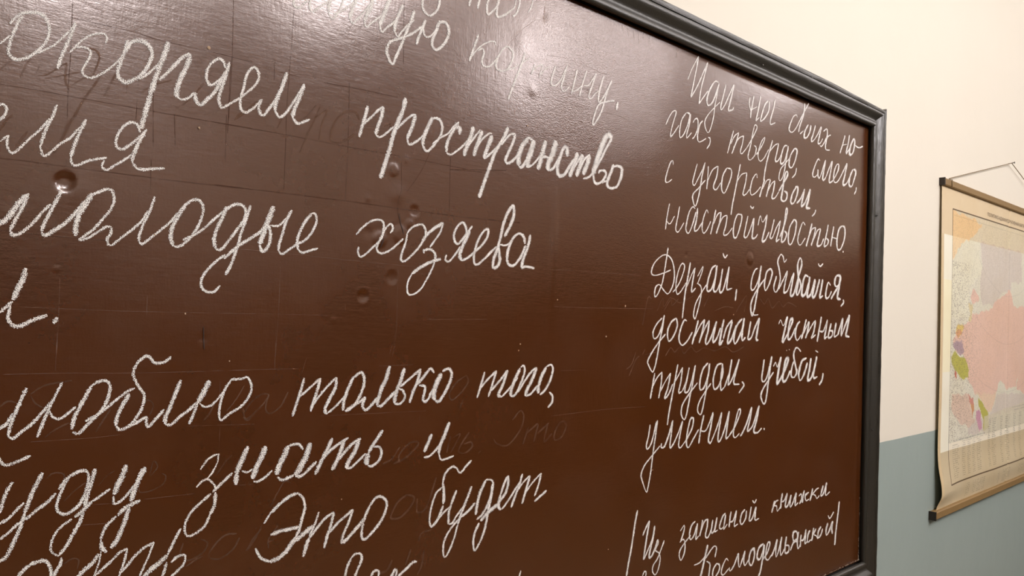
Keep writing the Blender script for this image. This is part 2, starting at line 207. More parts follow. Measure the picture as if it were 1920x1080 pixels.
word|-13249 17376 40 -13262 17305 39 -13200 17291 33 -13101 17387 37 -13013 17501 38|-12924 17617 47 -12918 17744 47 -12981 17829 38 -13061 17785 40 -13126 17671 45 -13121 17582 45 -13061 17533 36 -12971 17613 41 -12813 17799 42|-12858 17731 58 -12912 17618 57 -12967 17523 57 -13020 17392 60 -12981 17314 59|-12981 17314 37 -12865 17367 39 -12749 17457 40 -12632 17549 42 -12538 17668 46 -12518 17772 48 -12592 17756 41 -12685 17637 45 -12750 17485 47 -12768 17337 48 -12717 17276 37 -12598 17348 40 -12478 17449 42 -12357 17552 42|-12210 17705 56 -12113 17857 57 -12041 18017 62 -12048 18160 55 -12136 18083 55 -12220 17922 58 -12275 17728 59 -12330 17535 58 -12399 17380 59 -12407 17267 59 -12343 17262 49 -12284 17350 60 -12302 17481 61 -12331 17554 60|-12287 17585 34 -12178 17585 34 -12076 17640 36|-11795 17634 59 -11827 17738 55 -11923 17774 42 -12027 17711 49 -12100 17591 54 -12145 17435 57 -12114 17323 51 -12008 17310 44 -11880 17434 52 -11781 17616 55|-11692 17779 59 -11726 17620 58 -11800 17459 57 -11847 17301 59 -11752 17307 43 -11586 17293 44
word|-18112 16913 49 -18134 16803 49 -18172 16705 49 -18200 16620 49|-18307 16498 34 -18249 16558 34 -18204 16608 34|-18218 16571 35 -18226 16511 35 -18234 16451 35 -18190 16392 38 -18137 16387 41 -18034 16442 41 -17922 16487 42|-17838 16470 46 -17867 16410 46
word|-18264 15466 41 -18204 15509 39 -18156 15601 38|-18061 15824 38 -18108 15694 38 -18145 15589 37 -18172 15495 37 -18187 15401 36|-18187 15401 30 -18152 15374 34 -18086 15428 34 -17994 15506 34 -17912 15610 34 -17839 15703 34|-17770 15867 31 -17809 15776 31 -17839 15703 30 -17869 15631 30 -17907 15511 30|-17889 15584 37 -17917 15488 37 -17956 15369 37|-17868 15607 26 -17832 15543 27 -17776 15526 30 -17710 15572 30 -17645 15630 31|-17514 15825 42 -17557 15739 42 -17610 15628 42 -17652 15530 41 -17670 15419 40|-17514 15825 36 -17433 15867 36 -17372 15852 33 -17351 15780 34 -17376 15665 35 -17432 15566 36 -17522 15470 36 -17611 15377 36 -17663 15393 34|-17558 15486 31 -17466 15536 32 -17373 15601 32 -17292 15673 32 -17197 15747 32 -17123 15783 32|-16780 16086 36 -16851 16033 36 -16942 16029 34 -17010 16097 34 -17085 16058 35 -17132 15980 34 -17141 15902 32 -17086 15794 32 -17031 15712 33 -17040 15607 34 -17086 15504 35 -17157 15417 35 -17242 15378 34 -17281 15427 31|-17171 15732 45 -17217 15643 44 -17273 15517 43 -17283 15420 42|-17242 15378 35 -17157 15411 35 -17071 15450 36 -17002 15485 34 -17000 15432 33 -16979 15390 36 -16917 15452 36 -16830 15554 37|-16675 15845 47 -16717 15724 47 -16765 15590 47 -16813 15472 46 -16810 15404 45|-16810 15404 34 -16756 15393 37 -16679 15462 37 -16573 15538 38 -16493 15616 38|-16372 15826 59 -16440 15696 59 -16492 15602 58|-16492 15602 40 -16529 15493 40 -16573 15386 40|-16471 15594 27 -16420 15556 27 -16349 15566 30 -16266 15645 30 -16197 15727 30|-16142 15832 32 -16038 15832 32 -15955 15846 31 -15904 15743 34 -15937 15628 35 -16024 15532 34 -16141 15468 33 -16234 15403 31 -16259 15490 32 -16236 15630 33 -16197 15741 33 -16135 15831 34
word|-15269 15815 41 -15313 15656 41 -15357 15522 41 -15401 15385 41|-15311 15610 33 -15195 15697 34 -15062 15807 34|-15058 15807 43 -15091 15677 42 -15137 15540 42 -15175 15427 42|-15152 15494 35 -15053 15613 35 -14952 15717 35 -14848 15807 35|-14845 15807 47 -14853 15697 48 -14927 15559 47 -14984 15446 47 -14964 15382 44|-14964 15382 31 -14886 15432 32 -14781 15520 32 -14694 15611 33|-14610 15807 49 -14678 15674 49 -14727 15533 48 -14740 15407 48|-14609 15799 42 -14508 15857 39 -14458 15794 45 -14471 15664 46 -14540 15523 45 -14630 15431 43 -14712 15397 41|-14712 15397 42 -14594 15461 42 -14502 15504 42 -14437 15541 42 -14471 15462 45 -14421 15394 39 -14327 15462 45 -14253 15540 46|-14087 15922 61 -14143 15749 60 -14199 15652 60 -14233 15539 60 -14258 15441 60|-14258 15433 40 -14189 15437 44 -14073 15530 46 -13976 15609 46|-13861 15891 58 -13919 15724 58 -13975 15592 58 -13999 15451 58|-13999 15443 34 -13907 15446 37 -13838 15518 42 -13873 15604 36 -13957 15641 34|-13916 15657 38 -13775 15752 38 -13611 15867 39|-13607 15875 52 -13647 15713 51 -13705 15596 51 -13761 15446 51|-13645 15679 48 -13542 15778 49 -13448 15871 43 -13380 15816 45|-13623 15661 37 -13525 15640 42 -13532 15554 48 -13549 15468 44 -13484 15456 44 -13402 15582 48|-13256 15804 75 -13339 15666 75 -13378 15546 76 -13352 15457 73|-13246 15830 45 -13146 15862 42 -13086 15798 54 -13114 15675 55 -13199 15537 53 -13284 15436 47 -13352 15457 42
word|-12496 15802 44 -12544 15652 44 -12620 15445 44|-12565 15579 40 -12446 15685 40 -12276 15810 40|-12276 15810 45 -12343 15625 45 -12411 15452 45|-12364 15533 41 -12218 15658 42 -12057 15813 42|-12057 15813 57 -12139 15617 56 -12222 15470 57 -12156 15439 43|-12156 15439 37 -12005 15555 38 -11853 15701 39|-11806 15834 61 -11893 15703 62 -11966 15553 63 -11987 15440 64|-11806 15844 38 -11740 15867 39 -11716 15774 49 -11795 15603 47 -11895 15454 43 -11987 15436 36|-11843 15490 45 -11715 15638 45 -11584 15770 43 -11470 15835 41|-11470 15835 65 -11552 15671 64 -11642 15538 64 -11692 15424 65|-11678 15424 38 -11570 15457 42 -11435 15569 44|-11263 15830 64 -11357 15704 66 -11420 15548 68 -11416 15450 67|-11264 15840 38 -11164 15867 37 -11117 15796 53 -11181 15618 50 -11290 15483 46 -11387 15428 42|-11188 15458 41 -11112 15395 49 -11122 15295 51 -11206 15230 45
word|-18264 15242 28 -18220 15155 29 -18168 15143 34 -18085 15170 35 -18000 15208 35|-18135 14984 39 -18178 14901 38 -18205 14809 37 -18221 14717 36|-18228 14624 32 -18167 14650 32 -18108 14712 32 -18037 14786 32|-17900 15040 45 -17948 14930 44 -17991 14815 44 -18028 14688 43|-18028 14688 38 -18059 14561 39 -18106 14437 39 -18154 14327 41 -18223 14281 43|-18222 14481 30 -18152 14529 30 -18092 14590 30 -18031 14628 30|-18020 14627 35 -17938 14699 36 -17853 14759 36 -17779 14835 36|-17673 14976 35 -17705 14924 34 -17745 14818 33 -17769 14723 32 -17750 14658 30 -17692 14631 36 -17603 14674 37 -17549 14754 36 -17519 14850 34 -17506 14963 32 -17537 15017 33 -17606 15012 37 -17695 14960 36 -17759 14869 35|-17450 15026 47 -17475 14921 47 -17505 14811 47 -17529 14675 46|-17538 14626 37 -17563 14542 38 -17616 14438 38 -17668 14335 38 -17732 14248 39|-17732 14245 26 -17790 14296 25 -17803 14359 27 -17774 14453 30 -17721 14518 31 -17634 14578 32|-17611 14587 40 -17522 14662 40 -17466 14717 40|-17466 14717 30 -17397 14758 30 -17309 14817 30|-17172 15033 55 -17199 14939 55 -17244 14840 55 -17270 14754 54|-17276 14741 29 -17267 14669 28 -17212 14681 33 -17141 14749 33 -17082 14833 33|-16990 14991 52 -17046 14881 52 -17091 14755 51 -17112 14667 50|-17123 14616 48 -17166 14466 48 -17221 14320 49 -17279 14240 50|-17313 14208 45 -17357 14254 44 -17372 14320 46|-17372 14320 32 -17363 14383 34 -17324 14466 35 -17243 14543 36|-17231 14548 45 -17148 14620 45 -17024 14665 45
word|-16433 14903 27 -16367 14993 27 -16297 15035 27 -16247 15044 26|-16243 15051 24 -16257 14954 24 -16304 14860 25 -16351 14803 25|-16465 14720 30 -16414 14776 30 -16343 14788 27 -16276 14717 26 -16259 14658 28|-16263 14645 44 -16267 14519 45 -16313 14414 46|-16313 14414 34 -16352 14322 34 -16420 14264 34 -16502 14229 31 -16558 14253 28 -16569 14357 32 -16512 14472 33 -16418 14555 34 -16308 14637 34|-16294 14649 37 -16211 14723 38 -16083 14828 38|-15922 15098 61 -15963 14994 61 -16011 14898 60 -16037 14801 58 -16040 14694 57|-15979 14837 28 -15917 14815 30 -15857 14845 32|-15714 15079 66 -15754 14972 66 -15811 14861 65 -15852 14735 65|-15843 14708 29 -15796 14699 31 -15712 14733 33 -15619 14803 33|-15436 15060 69 -15481 14959 68 -15541 14846 68 -15569 14745 67|-15560 14722 34 -15501 14680 35 -15420 14697 38 -15355 14720 39|-15436 15052 38 -15370 15069 37 -15303 15059 35 -15250 14997 36|-15159 15065 71 -15212 14917 71 -15275 14801 71 -15338 14710 70|-15337 14703 37 -15253 14700 39 -15171 14759 42 -15071 14840 42|-14870 15093 55 -14936 14966 55 -15018 14819 55 -15082 14690 54|-15035 14821 43 -14934 14919 43 -14812 15001 42 -14651 15079 42|-14705 15055 57 -14754 14917 57 -14804 14812 56 -14863 14716 56|-14786 14825 44 -14681 14926 44 -14574 15011 43 -14472 15053 42|-14500 15037 62 -14551 14913 62 -14621 14808 61 -14672 14718 61|-14668 14714 33 -14598 14718 35 -14507 14780 37 -14397 14865 38|-14155 15130 52 -14249 15014 51 -14322 14923 51 -14358 14861 51|-14358 14861 79 -14375 14798 78 -14367 14724 76|-14361 14712 35 -14293 14700 39 -14198 14763 44 -14163 14858 44 -14205 14928 36 -14284 14932 36
word|-13381 15015 58 -13437 14907 58 -13497 14792 57|-13498 14723 32 -13407 14731 35 -13300 14807 38 -13236 14871 39|-13090 15150 60 -13173 14971 60 -13235 14854 60 -13253 14750 59|-13253 14750 37 -13216 14667 32 -13136 14664 33 -12996 14692 34
word|-18065 14115 42 -18018 14170 42 -17963 14215 43|-17970 14212 41 -17907 14228 41 -17849 14229 36 -17811 14185 33 -17794 14133 34 -17790 14059 35|-17709 14231 35 -17714 14175 37 -17742 14123 39 -17776 14056 38|-17571 14013 45 -17505 14075 46 -17429 14136 46 -17385 14204 45|-17366 14226 21 -17375 14151 22 -17388 14094 22 -17423 13983 22|-17415 13998 32 -17347 14052 32 -17269 14114 32 -17191 14185 32 -17126 14208 32|-17126 14208 28 -17139 14132 28 -17160 14050 28 -17196 13936 28|-17174 13983 34 -17111 14049 34 -17047 14124 35 -16965 14187 35 -16872 14224 35|-16872 14224 26 -16903 14141 26 -16942 14042 26 -17004 13896 26|-16961 13896 53 -16887 13961 53 -16802 14015 54 -16734 14074 54|-16734 14074 35 -16702 14140 35 -16669 14215 35 -16611 14323 36|-16740 14003 37 -16755 13934 38 -16778 13850 38|-16695 13990 32 -16630 14041 32 -16557 14036 26 -16567 13952 32 -16637 13884 33 -16706 13835 32
word|-15697 14224 31 -15630 14324 31|-15630 14324 44 -15522 14412 44 -15394 14484 43 -15295 14508 42|-15295 14508 35 -15224 14430 37 -15199 14320 41 -15231 14203 43 -15260 14086 43 -15306 14003 43|-15306 14003 58 -15400 13884 57 -15495 13813 54 -15607 13789 51|-15607 13789 35 -15720 13855 35 -15787 13970 36|-15612 14085 47 -15492 14110 47 -15378 14113 46 -15261 14116 47|-15321 13960 59 -15206 14024 60 -15090 14104 61|-15013 14249 37 -15057 14129 37 -15128 13988 37|-15127 13972 51 -15166 13872 51 -15198 13764 50|-15119 13971 40 -15020 14077 41 -14918 14169 40 -14813 14216 39|-14813 14216 45 -14843 14080 45 -14891 13947 45 -14924 13816 45|-14857 13988 41 -14753 14081 41 -14628 14156 41 -14547 14208 41|-14547 14208 43 -14605 14057 43 -14665 13940 43 -14696 13827 42|-14696 13827 48 -14598 13881 49 -14471 13988 51 -14362 14083 51|-14310 14213 44 -14217 14306 41 -14117 14292 35 -14053 14201 44 -14106 14043 46 -14237 13901 44 -14369 13817 37 -14411 13897 42 -14380 14070 44 -14310 14213 45
word|-12678 14598 40 -12782 14522 40 -12873 14452 33 -12946 14526 32 -13028 14546 35 -13128 14473 41 -13167 14354 42|-13167 14354 48 -13143 14211 50 -13150 14071 50|-13149 14053 47 -13194 13955 47 -13257 13859 45 -13342 13795 43|-13342 13795 33 -13369 13894 35 -13344 14064 37 -13274 14228 36 -13176 14294 34|-13278 13828 36 -13171 13933 35 -13038 14019 35|-12928 14226 48 -12995 14084 48 -13047 13950 47 -13051 13791 46|-13039 13786 31 -12982 13798 36 -12916 13877 37 -12804 13985 37|-12661 14245 49 -12738 14084 49 -12825 13916 49 -12888 13765 49|-12888 13765 39 -12949 13580 39 -13034 13418 38 -13099 13365 27 -13127 13470 36 -13099 13606 38 -13002 13730 37 -12868 13833 36|-12845 13848 43 -12706 13917 45 -12590 14009 47|-12407 14296 55 -12499 14142 56 -12552 13985 55 -12570 13842 55|-12407 14300 33 -12306 14287 33 -12266 14223 45 -12297 14078 47 -12365 13940 46 -12459 13825 43 -12555 13775 40|-12278 14224 57 -12296 14059 57 -12349 13863 57|-12349 13863 46 -12379 13683 47 -12445 13510 46 -12560 13357 39 -12600 13446 43 -12583 13589 46 -12504 13722 46|-12480 13745 60 -12336 13843 60 -12163 13929 59|-12164 13948 48 -12040 14043 51 -11980 14167 54 -11979 14309 53|-11986 14301 47 -12047 14214 48 -12118 14054 48|-12118 14054 63 -12148 13889 61 -12095 13844 47|-12082 13846 40 -11957 13956 41 -11831 14091 41 -11729 14193 41|-11693 14300 50 -11753 14138 50 -11827 13995 49 -11899 13844 49|-11828 14014 36 -11700 14151 36 -11541 14257 35|-11536 14256 51 -11601 14080 51 -11681 13863 50|-11613 14024 36 -11480 14143 36 -11304 14262 35|-11298 14262 46 -11352 14087 46 -11429 13941 46|-11425 13862 43 -11302 13923 44 -11168 13988 44
word|-14631 13380 41 -14598 13526 41 -14545 13627 42|-14545 13627 40 -14490 13665 37 -14415 13651 32 -14395 13584 42 -14440 13481 43 -14493 13379 43|-14258 13338 44 -14210 13399 41 -14141 13392 34 -14141 13314 42|-13960 13255 46 -13894 13357 44 -13866 13323 43 -13889 13254 46|-13845 13260 43 -13712 13336 44 -13623 13393 41 -13549 13393 37|-11659 12898 35 -11684 12823 35 -11696 12768 35
word|-7824 20924 31 -7707 21140 30 -7506 21421 29|-7498 21430 44 -7559 21175 43 -7632 20913 43 -7712 20627 43|-7703 20629 35 -7502 20892 37 -7340 21151 38 -7196 21384 39|-7187 21391 43 -7293 21112 43 -7390 20842 44 -7442 20560 45|-7442 20560 31 -7275 20742 31 -7148 20869 31|-6794 21102 37 -6910 21097 35 -7019 20997 46 -7124 20849 52 -7183 20687 61 -7134 20597 39 -7002 20673 45 -6876 20876 53 -6784 21074 55|-6784 21087 38 -6850 20831 38 -6908 20616 39 -6944 20408 38 -7024 20191 34 -7109 20088 22 -7202 20159 39 -7230 20279 37 -7125 20423 29 -6952 20570 26 -6730 20741 26|-6537 21115 46 -6620 20879 46 -6702 20658 49 -6667 20608 29 -6542 20741 39 -6409 20949 41 -6252 21177 41|-6252 21177 57 -6314 20969 56 -6399 20744 56 -6418 20642 48 -6276 20685 36 -6239 20737 49
word|-5494 21119 52 -5560 20885 53 -5610 20647 53|-5646 21061 44 -5664 20918 47 -5580 20774 46|-5582 20814 25 -5456 20879 25 -5353 20926 25|-5233 21163 54 -5300 20910 53 -5368 20707 52 -5391 20635 29 -5264 20726 35|-4935 21133 43 -5065 21011 50 -5196 20739 56 -5207 20655 33 -5051 20753 42 -4898 20934 56 -4881 21131 64|-4647 21206 56 -4708 20999 54 -4808 20785 55 -4802 20670 38 -4611 20738 31
word|-3678 21027 56 -3717 21072 29 -3846 21010 38 -3956 20860 48 -4019 20705 59 -3887 20665 28 -3714 20789 40 -3543 20995 44|-3543 20995 48 -3340 21239 48 -3163 21436 48|-3349 21399 64 -3397 21139 60 -3537 20879 57 -3602 20722 58|-3379 20790 32 -3527 20691 32|-3157 20963 52 -3287 20821 60 -3341 20665 74 -3217 20666 41 -3086 20813 61 -3031 20971 68|-2822 21010 55 -2908 20815 54 -2995 20644 64 -2899 20652 36 -2714 20818 45 -2561 21021 49|-2529 21033 58 -2616 20805 58 -2673 20645 66 -2574 20646 35 -2449 20774 45|-2425 20945 34 -2261 21026 45 -2240 20871 60 -2378 20694 46 -2505 20588 33 -2585 20599 35|-2052 20928 35 -2218 20844 47 -2309 20645 64 -2270 20553 42 -2088 20570 31
word|-1298 21050 60 -1416 20824 59 -1560 20580 58|-1450 20787 28 -1201 20853 29|-1053 21102 66 -1129 20872 65 -1226 20649 73 -1120 20707 43 -979 20832 47|-820 21052 64 -981 20864 73 -1043 20655 87 -896 20669 51 -793 20831 79 -764 20997 91 -820 21052 78|-744 20903 45 -530 20880 39 -303 20950 40
word|-8451 19993 32 -8359 20139 31 -8264 20252 27 -8177 20292 24 -8151 20262 39 -8198 20146 36 -8270 19966 37 -8303 19814 40 -8225 19861 29 -8051 20054 30|-7836 20323 34 -7974 20164 38 -8026 19963 44 -8000 19843 30 -7880 19940 36 -7765 20155 41 -7730 20312 47 -7836 20323 29|-7697 20326 44 -7730 20137 43 -7797 19955 43 -7793 19871 26 -7651 19993 32|-7617 20182 32 -7557 20255 26 -7471 20271 42 -7454 20114 41 -7541 19951 34 -7624 19883 29|-7296 20279 34 -7401 20173 41 -7455 19941 48 -7385 19867 27 -7170 19970 29|-7104 20002 29 -7036 19988 44 -7045 19887 39 -7138 19779 34
word|-6221 20284 43 -6317 20060 42 -6424 19809 42|-6314 20008 37 -6177 20188 33 -6025 20280 29|-6025 20280 43 -6122 20066 41 -6266 19829 40|-6214 19947 36 -6029 20161 32 -5844 20251 28|-5844 20251 47 -5885 20080 45 -5957 19923 49 -5891 19889 28 -5721 20027 33|-5721 20027 34 -5527 20247 35 -5342 20495 43 -5428 20539 30 -5507 20358 42 -5572 20105 42 -5663 19877 45 -5582 19809 24 -5407 19930 35 -5353 20087 48 -5443 20126 33|-5356 19952 32 -5205 20084 34 -5054 20273 39 -5031 20359 25 -5169 20226 39 -5278 19964 47 -5193 19847 27 -5036 19933 32 -4857 20140 36|-4703 20354 52 -4827 20090 53 -4948 19796 54 -5007 19568 56 -5023 19456 57|-4854 20072 32 -4615 20263 30 -4450 20333 26|-4449 20324 52 -4508 20141 51 -4571 19958 56 -4459 19966 34 -4298 20146 41|-4077 20352 33 -4219 20295 45 -4323 20086 57 -4344 19928 53 -4203 19977 45 -4070 20211 56 -4036 20345 60|-4035 20331 49 -4093 20093 49 -4166 19826 48 -4243 19646 41 -4353 19560 25 -4402 19624 50 -4337 19802 39 -4144 19957 33 -3918 20120 32|-3751 20343 47 -3931 20147 54 -3979 19939 64 -3848 19915 37 -3708 20095 56 -3641 20308 67 -3751 20343 42|-3640 19932 54 -3693 19794 45 -3836 19687 37
word|-2554 20256 35 -2653 20271 38 -2805 20083 52 -2891 19891 64 -2793 19851 30 -2635 19942 36|-2641 20047 65 -2633 19897 63 -2547 19873 42 -2412 20080 55 -2291 20305 56|-2278 20313 62 -2346 20089 62 -2401 19863 66 -2282 19885 45 -2112 20123 53 -1952 20338 52|-1939 20340 63 -2009 20107 64 -2077 19851 67 -1928 19871 39 -1696 20090 52 -1600 20275 70 -1686 20303 37 -1805 20168 59 -1863 19957 69 -1789 19865 35 -1617 19928 43 -1347 20202 51 -1176 20402 53|-1162 20404 72 -1270 20118 71 -1365 19877 77 -1187 19913 45 -999 20108 56|-839 20301 61 -978 20127 69 -1041 19920 80 -891 19888 45 -753 20093 69 -673 20282 83 -817 20310 44|-629 19899 70 -662 19798 61 -747 19713 52
word|-8186 19329 44 -8210 19396 28 -8279 19339 36 -8370 19149 40 -8403 19015 44 -8342 18993 26 -8206 19065 28
word|-7431 19458 39 -7508 19270 39 -7563 19092 43 -7497 19056 28 -7375 19215 35 -7252 19381 36 -7183 19515 38|-7179 19521 45 -7267 19255 45 -7321 19000 45 -7396 18770 43 -7470 18675 30 -7549 18801 47 -7524 18901 37 -7365 19019 33 -7154 19196 34|-7069 19470 44 -7076 19256 44 -7101 19028 44|-7073 19194 37 -6939 19401 33 -6752 19516 29|-6738 19518 49 -6775 19323 47 -6879 19107 50 -6785 19063 30 -6630 19216 37|-6433 19525 41 -6567 19352 46 -6602 19117 52 -6504 19032 29 -6369 19199 44 -6260 19420 50 -6289 19520 41 -6433 19525 30|-5944 19670 50 -6038 19373 50 -6123 19100 50 -6206 18830 50 -6245 18640 51|-6083 19288 32 -5894 19471 28 -5696 19539 24|-5696 19531 48 -5737 19334 47 -5825 19098 50 -5725 19102 30 -5578 19222 35|-5291 19488 51 -5326 19564 27 -5461 19451 42 -5553 19225 50 -5496 19120 29 -5318 19195 32 -5140 19332 35|-4987 19502 56 -5085 19312 56 -5182 19115 56|-5084 19285 36 -4905 19486 32 -4755 19534 25|-4754 19526 54 -4842 19315 54 -4915 19147 53|-4866 19257 37 -4711 19443 34 -4566 19532 30|-4566 19523 58 -4622 19315 57 -4681 19164 59 -4559 19170 36 -4397 19316 43|-4398 19330 53 -4181 19555 55 -4027 19732 67 -4077 19797 38 -4159 19686 68 -4230 19393 71 -4277 19184 74 -4160 19147 37 -4048 19231 62 -4042 19332 66 -4171 19367 45|-3648 19510 52 -3790 19363 58 -3869 19175 71 -3749 19152 42 -3608 19327 62 -3557 19508 72 -3678 19521 38|-3600 19169 49 -3424 19291 57 -3250 19518 38 -3332 19302 74 -3385 19135 59 -3217 19228 58 -2982 19552 65|-2982 19558 81 -3070 19304 80 -3137 19134 81 -2960 19132 43|-2690 19132 58 -2750 19042 49 -2875 18963 42
word|-8257 18634 38 -8314 18427 38 -8361 18160 38|-8328 18309 27 -8227 18276 26 -8094 18427 32|-7951 18614 39 -7992 18437 39 -8050 18205 41 -7966 18158 27 -7801 18337 33|-7454 18628 31 -7541 18650 29 -7643 18547 40 -7717 18345 44 -7732 18211 45 -7645 18163 31 -7526 18340 42 -7430 18569 43|-7382 18648 51 -7402 18450 50 -7466 18248 52 -7379 18236 34 -7224 18393 40|-7025 18588 39 -7082 18644 27 -7165 18523 40 -7221 18320 44 -7171 18205 29 -7063 18272 34 -6937 18447 37|-6775 18685 47 -6846 18456 47 -6933 18201 47|-6844 18406 38 -6715 18595 35 -6593 18659 29|-6593 18654 54 -6638 18451 52 -6743 18233 50|-6703 18343 37 -6527 18564 33 -6378 18618 27|-6378 18610 46 -6416 18421 45 -6488 18248 47 -6369 18246 29 -6184 18392 34|-5880 18688 29 -6027 18655 41 -6137 18422 51 -6128 18236 51 -6029 18224 39 -5916 18417 49 -5842 18634 55 -5905 18694 46|-5617 18684 47 -5693 18464 48 -5743 18269 50 -5632 18271 36 -5489 18484 44 -5385 18668 45|-5385 18668 61 -5411 18464 61 -5437 18269 59 -5313 18279 36 -5222 18360 45|-5536 18893 50 -5457 18856 38 -5396 18895 46|-5221 18536 48 -5136 18734 31 -5034 18622 27 -4859 18790 39|-4859 18790 62 -4937 18508 60 -5042 18248 64 -4924 18258 43 -4770 18441 52|-4563 18724 51 -4662 18479 50 -4726 18335 54 -4627 18338 39 -4471 18552 44 -4298 18723 42|-4298 18723 53 -4382 18476 52 -4468 18279 54 -4318 18336 31|-4320 18370 52 -4134 18640 55 -4005 18966 62 -4065 18988 56 -4111 18756 60 -4209 18435 60 -4242 18286 55 -4117 18319 44 -4020 18466 64 -4127 18522 43|-3701 18811 49 -3899 18605 57 -3942 18316 64 -3822 18263 40 -3655 18484 59 -3596 18749 66 -3701 18811 47|-3178 18732 41 -3293 18785 34 -3419 18621 53 -3516 18380 61 -3402 18279 30 -3164 18454 41|-2866 18806 69 -2980 18543 67 -3123 18272 66|-3008 18482 50 -2859 18673 42 -2682 18734 33|-2682 18725 65 -2756 18533 63 -2885 18308 60|-2783 18441 50 -2601 18667 44 -2440 18727 34|-2440 18718 65 -2498 18585 65 -2597 18342 70 -2421 18356 42 -2276 18514 55|-2065 18854 62 -2166 18584 62 -2254 18357 66 -2108 18387 41 -2046 18487 66 -2163 18538 42|-1790 18840 65 -1861 18610 65 -1930 18364 65|-1859 18580 32 -1594 18565 32|-1370 18889 46 -1521 18796 63 -1613 18538 76 -1567 18330 59 -1392 18362 54 -1212 18635 74 -1224 18856 73 -1370 18889 41|-1295 18293 66 -1251 18284 66
word|-8266 17849 43 -8314 17607 42 -8379 17322 42 -8431 17180 39 -8539 17014 35 -8615 16983 39 -8602 17126 38 -8490 17189 26 -8348 17090 31 -8227 17043 29 -8094 17195 41 -8055 17386 45 -8113 17596 41 -8239 17705 30 -8417 17705 27 -8643 17562 33 -8730 17396 42 -8632 17344 25 -8402 17391 26 -8167 17463 27|-8088 17072 31 -7912 17227 34 -7778 17449 38 -7755 17570 40 -7839 17594 30 -7943 17440 38 -8002 17223 41 -7965 17053 34 -7864 17085 31 -7685 17261 33|-7568 17635 49 -7646 17335 49 -7716 17043 49 -7778 16614 49|-7660 17190 34 -7503 17440 33 -7414 17547 32|-7414 17547 50 -7476 17319 50 -7508 17104 46 -7382 17177 36|-7328 17388 32 -7162 17582 27 -7192 17469 36 -7301 17291 34 -7343 17252 30|-7322 17266 31 -7200 17197 41 -7201 17037 43 -7278 16813 41 -7368 16620 34 -7423 16688 43 -7368 16884 40 -7224 17061 36 -7013 17267 35|-6723 17639 40 -6869 17549 49 -6992 17293 56 -6993 17139 45 -6851 17187 48 -6726 17431 57 -6704 17622 59|-6681 17636 54 -6736 17355 54 -6782 17164 54 -6680 17151 40 -6536 17340 47|-6487 17584 55 -6537 17365 55 -6573 17147 54 -6466 17164 46 -6350 17400 53 -6257 17636 54|-6257 17636 56 -6303 17402 57 -6317 17201 48 -6135 17224 31|-6493 17877 56 -6418 17801 37 -6326 17864 46|-5969 17215 58 -5983 17105 58 -6006 16987 58
word|-5187 17668 33 -5290 17627 43 -5397 17474 54 -5427 17258 55 -5322 17231 38 -5149 17432 51 -5080 17653 56|-5052 17730 62 -5121 17407 62 -5210 17079 61 -5299 16781 58 -5374 16720 51 -5420 16912 61 -5315 17102 52 -5115 17298 47 -4910 17457 46|-4677 17698 43 -4836 17598 55 -4905 17362 64 -4855 17233 33 -4715 17371 56 -4600 17597 66 -4677 17698 58|-3993 17934 42 -4093 17865 35 -4157 17974 50 -4262 18009 37 -4379 17861 61 -4314 17697 61 -4258 17503 62 -4349 17275 53 -4458 17215 35 -4519 17324 61 -4419 17551 57|-4320 17276 49 -4131 17482 50 -3956 17675 44 -4042 17429 61 -4089 17224 57 -3935 17264 47 -3782 17498 55 -3660 17663 54|-3660 17663 74 -3747 17386 74 -3795 17178 70 -3649 17217 64 -3429 17632 71 -3307 17872 79 -3387 17998 39 -3500 17831 77 -3455 17543 79 -3530 17251 78 -3467 17201 52 -3342 17374 77 -3392 17512 67 -3485 17542 45|-2981 17611 45 -3151 17617 63 -3264 17407 88 -3284 17196 80 -3130 17222 67 -2986 17448 81|-2918 17614 85 -2982 17390 85 -3035 17187 79 -2879 17216 68 -2660 17568 78|-2660 17568 85 -2727 17371 86 -2781 17184 82 -2642 17219 73 -2445 17578 81|-2294 17586 82 -2368 17355 82 -2424 17178 73 -2261 17214 42|-2529 17926 59 -2428 17875 42 -2286 17941 52|-1882 17467 49 -2008 17523 46 -2101 17366 76 -2126 17188 73 -1990 17181 47 -1827 17331 61|-1852 17154 69 -1653 17322 69 -1451 17486 81 -1376 17678 92 -1569 17706 53 -1680 17554 97 -1590 17449 46 -1418 17519 53|-1376 17678 95 -1448 17424 95 -1507 17197 92 -1328 17162 48|-1205 17156 71 -1166 17088 67 -1319 16996 49
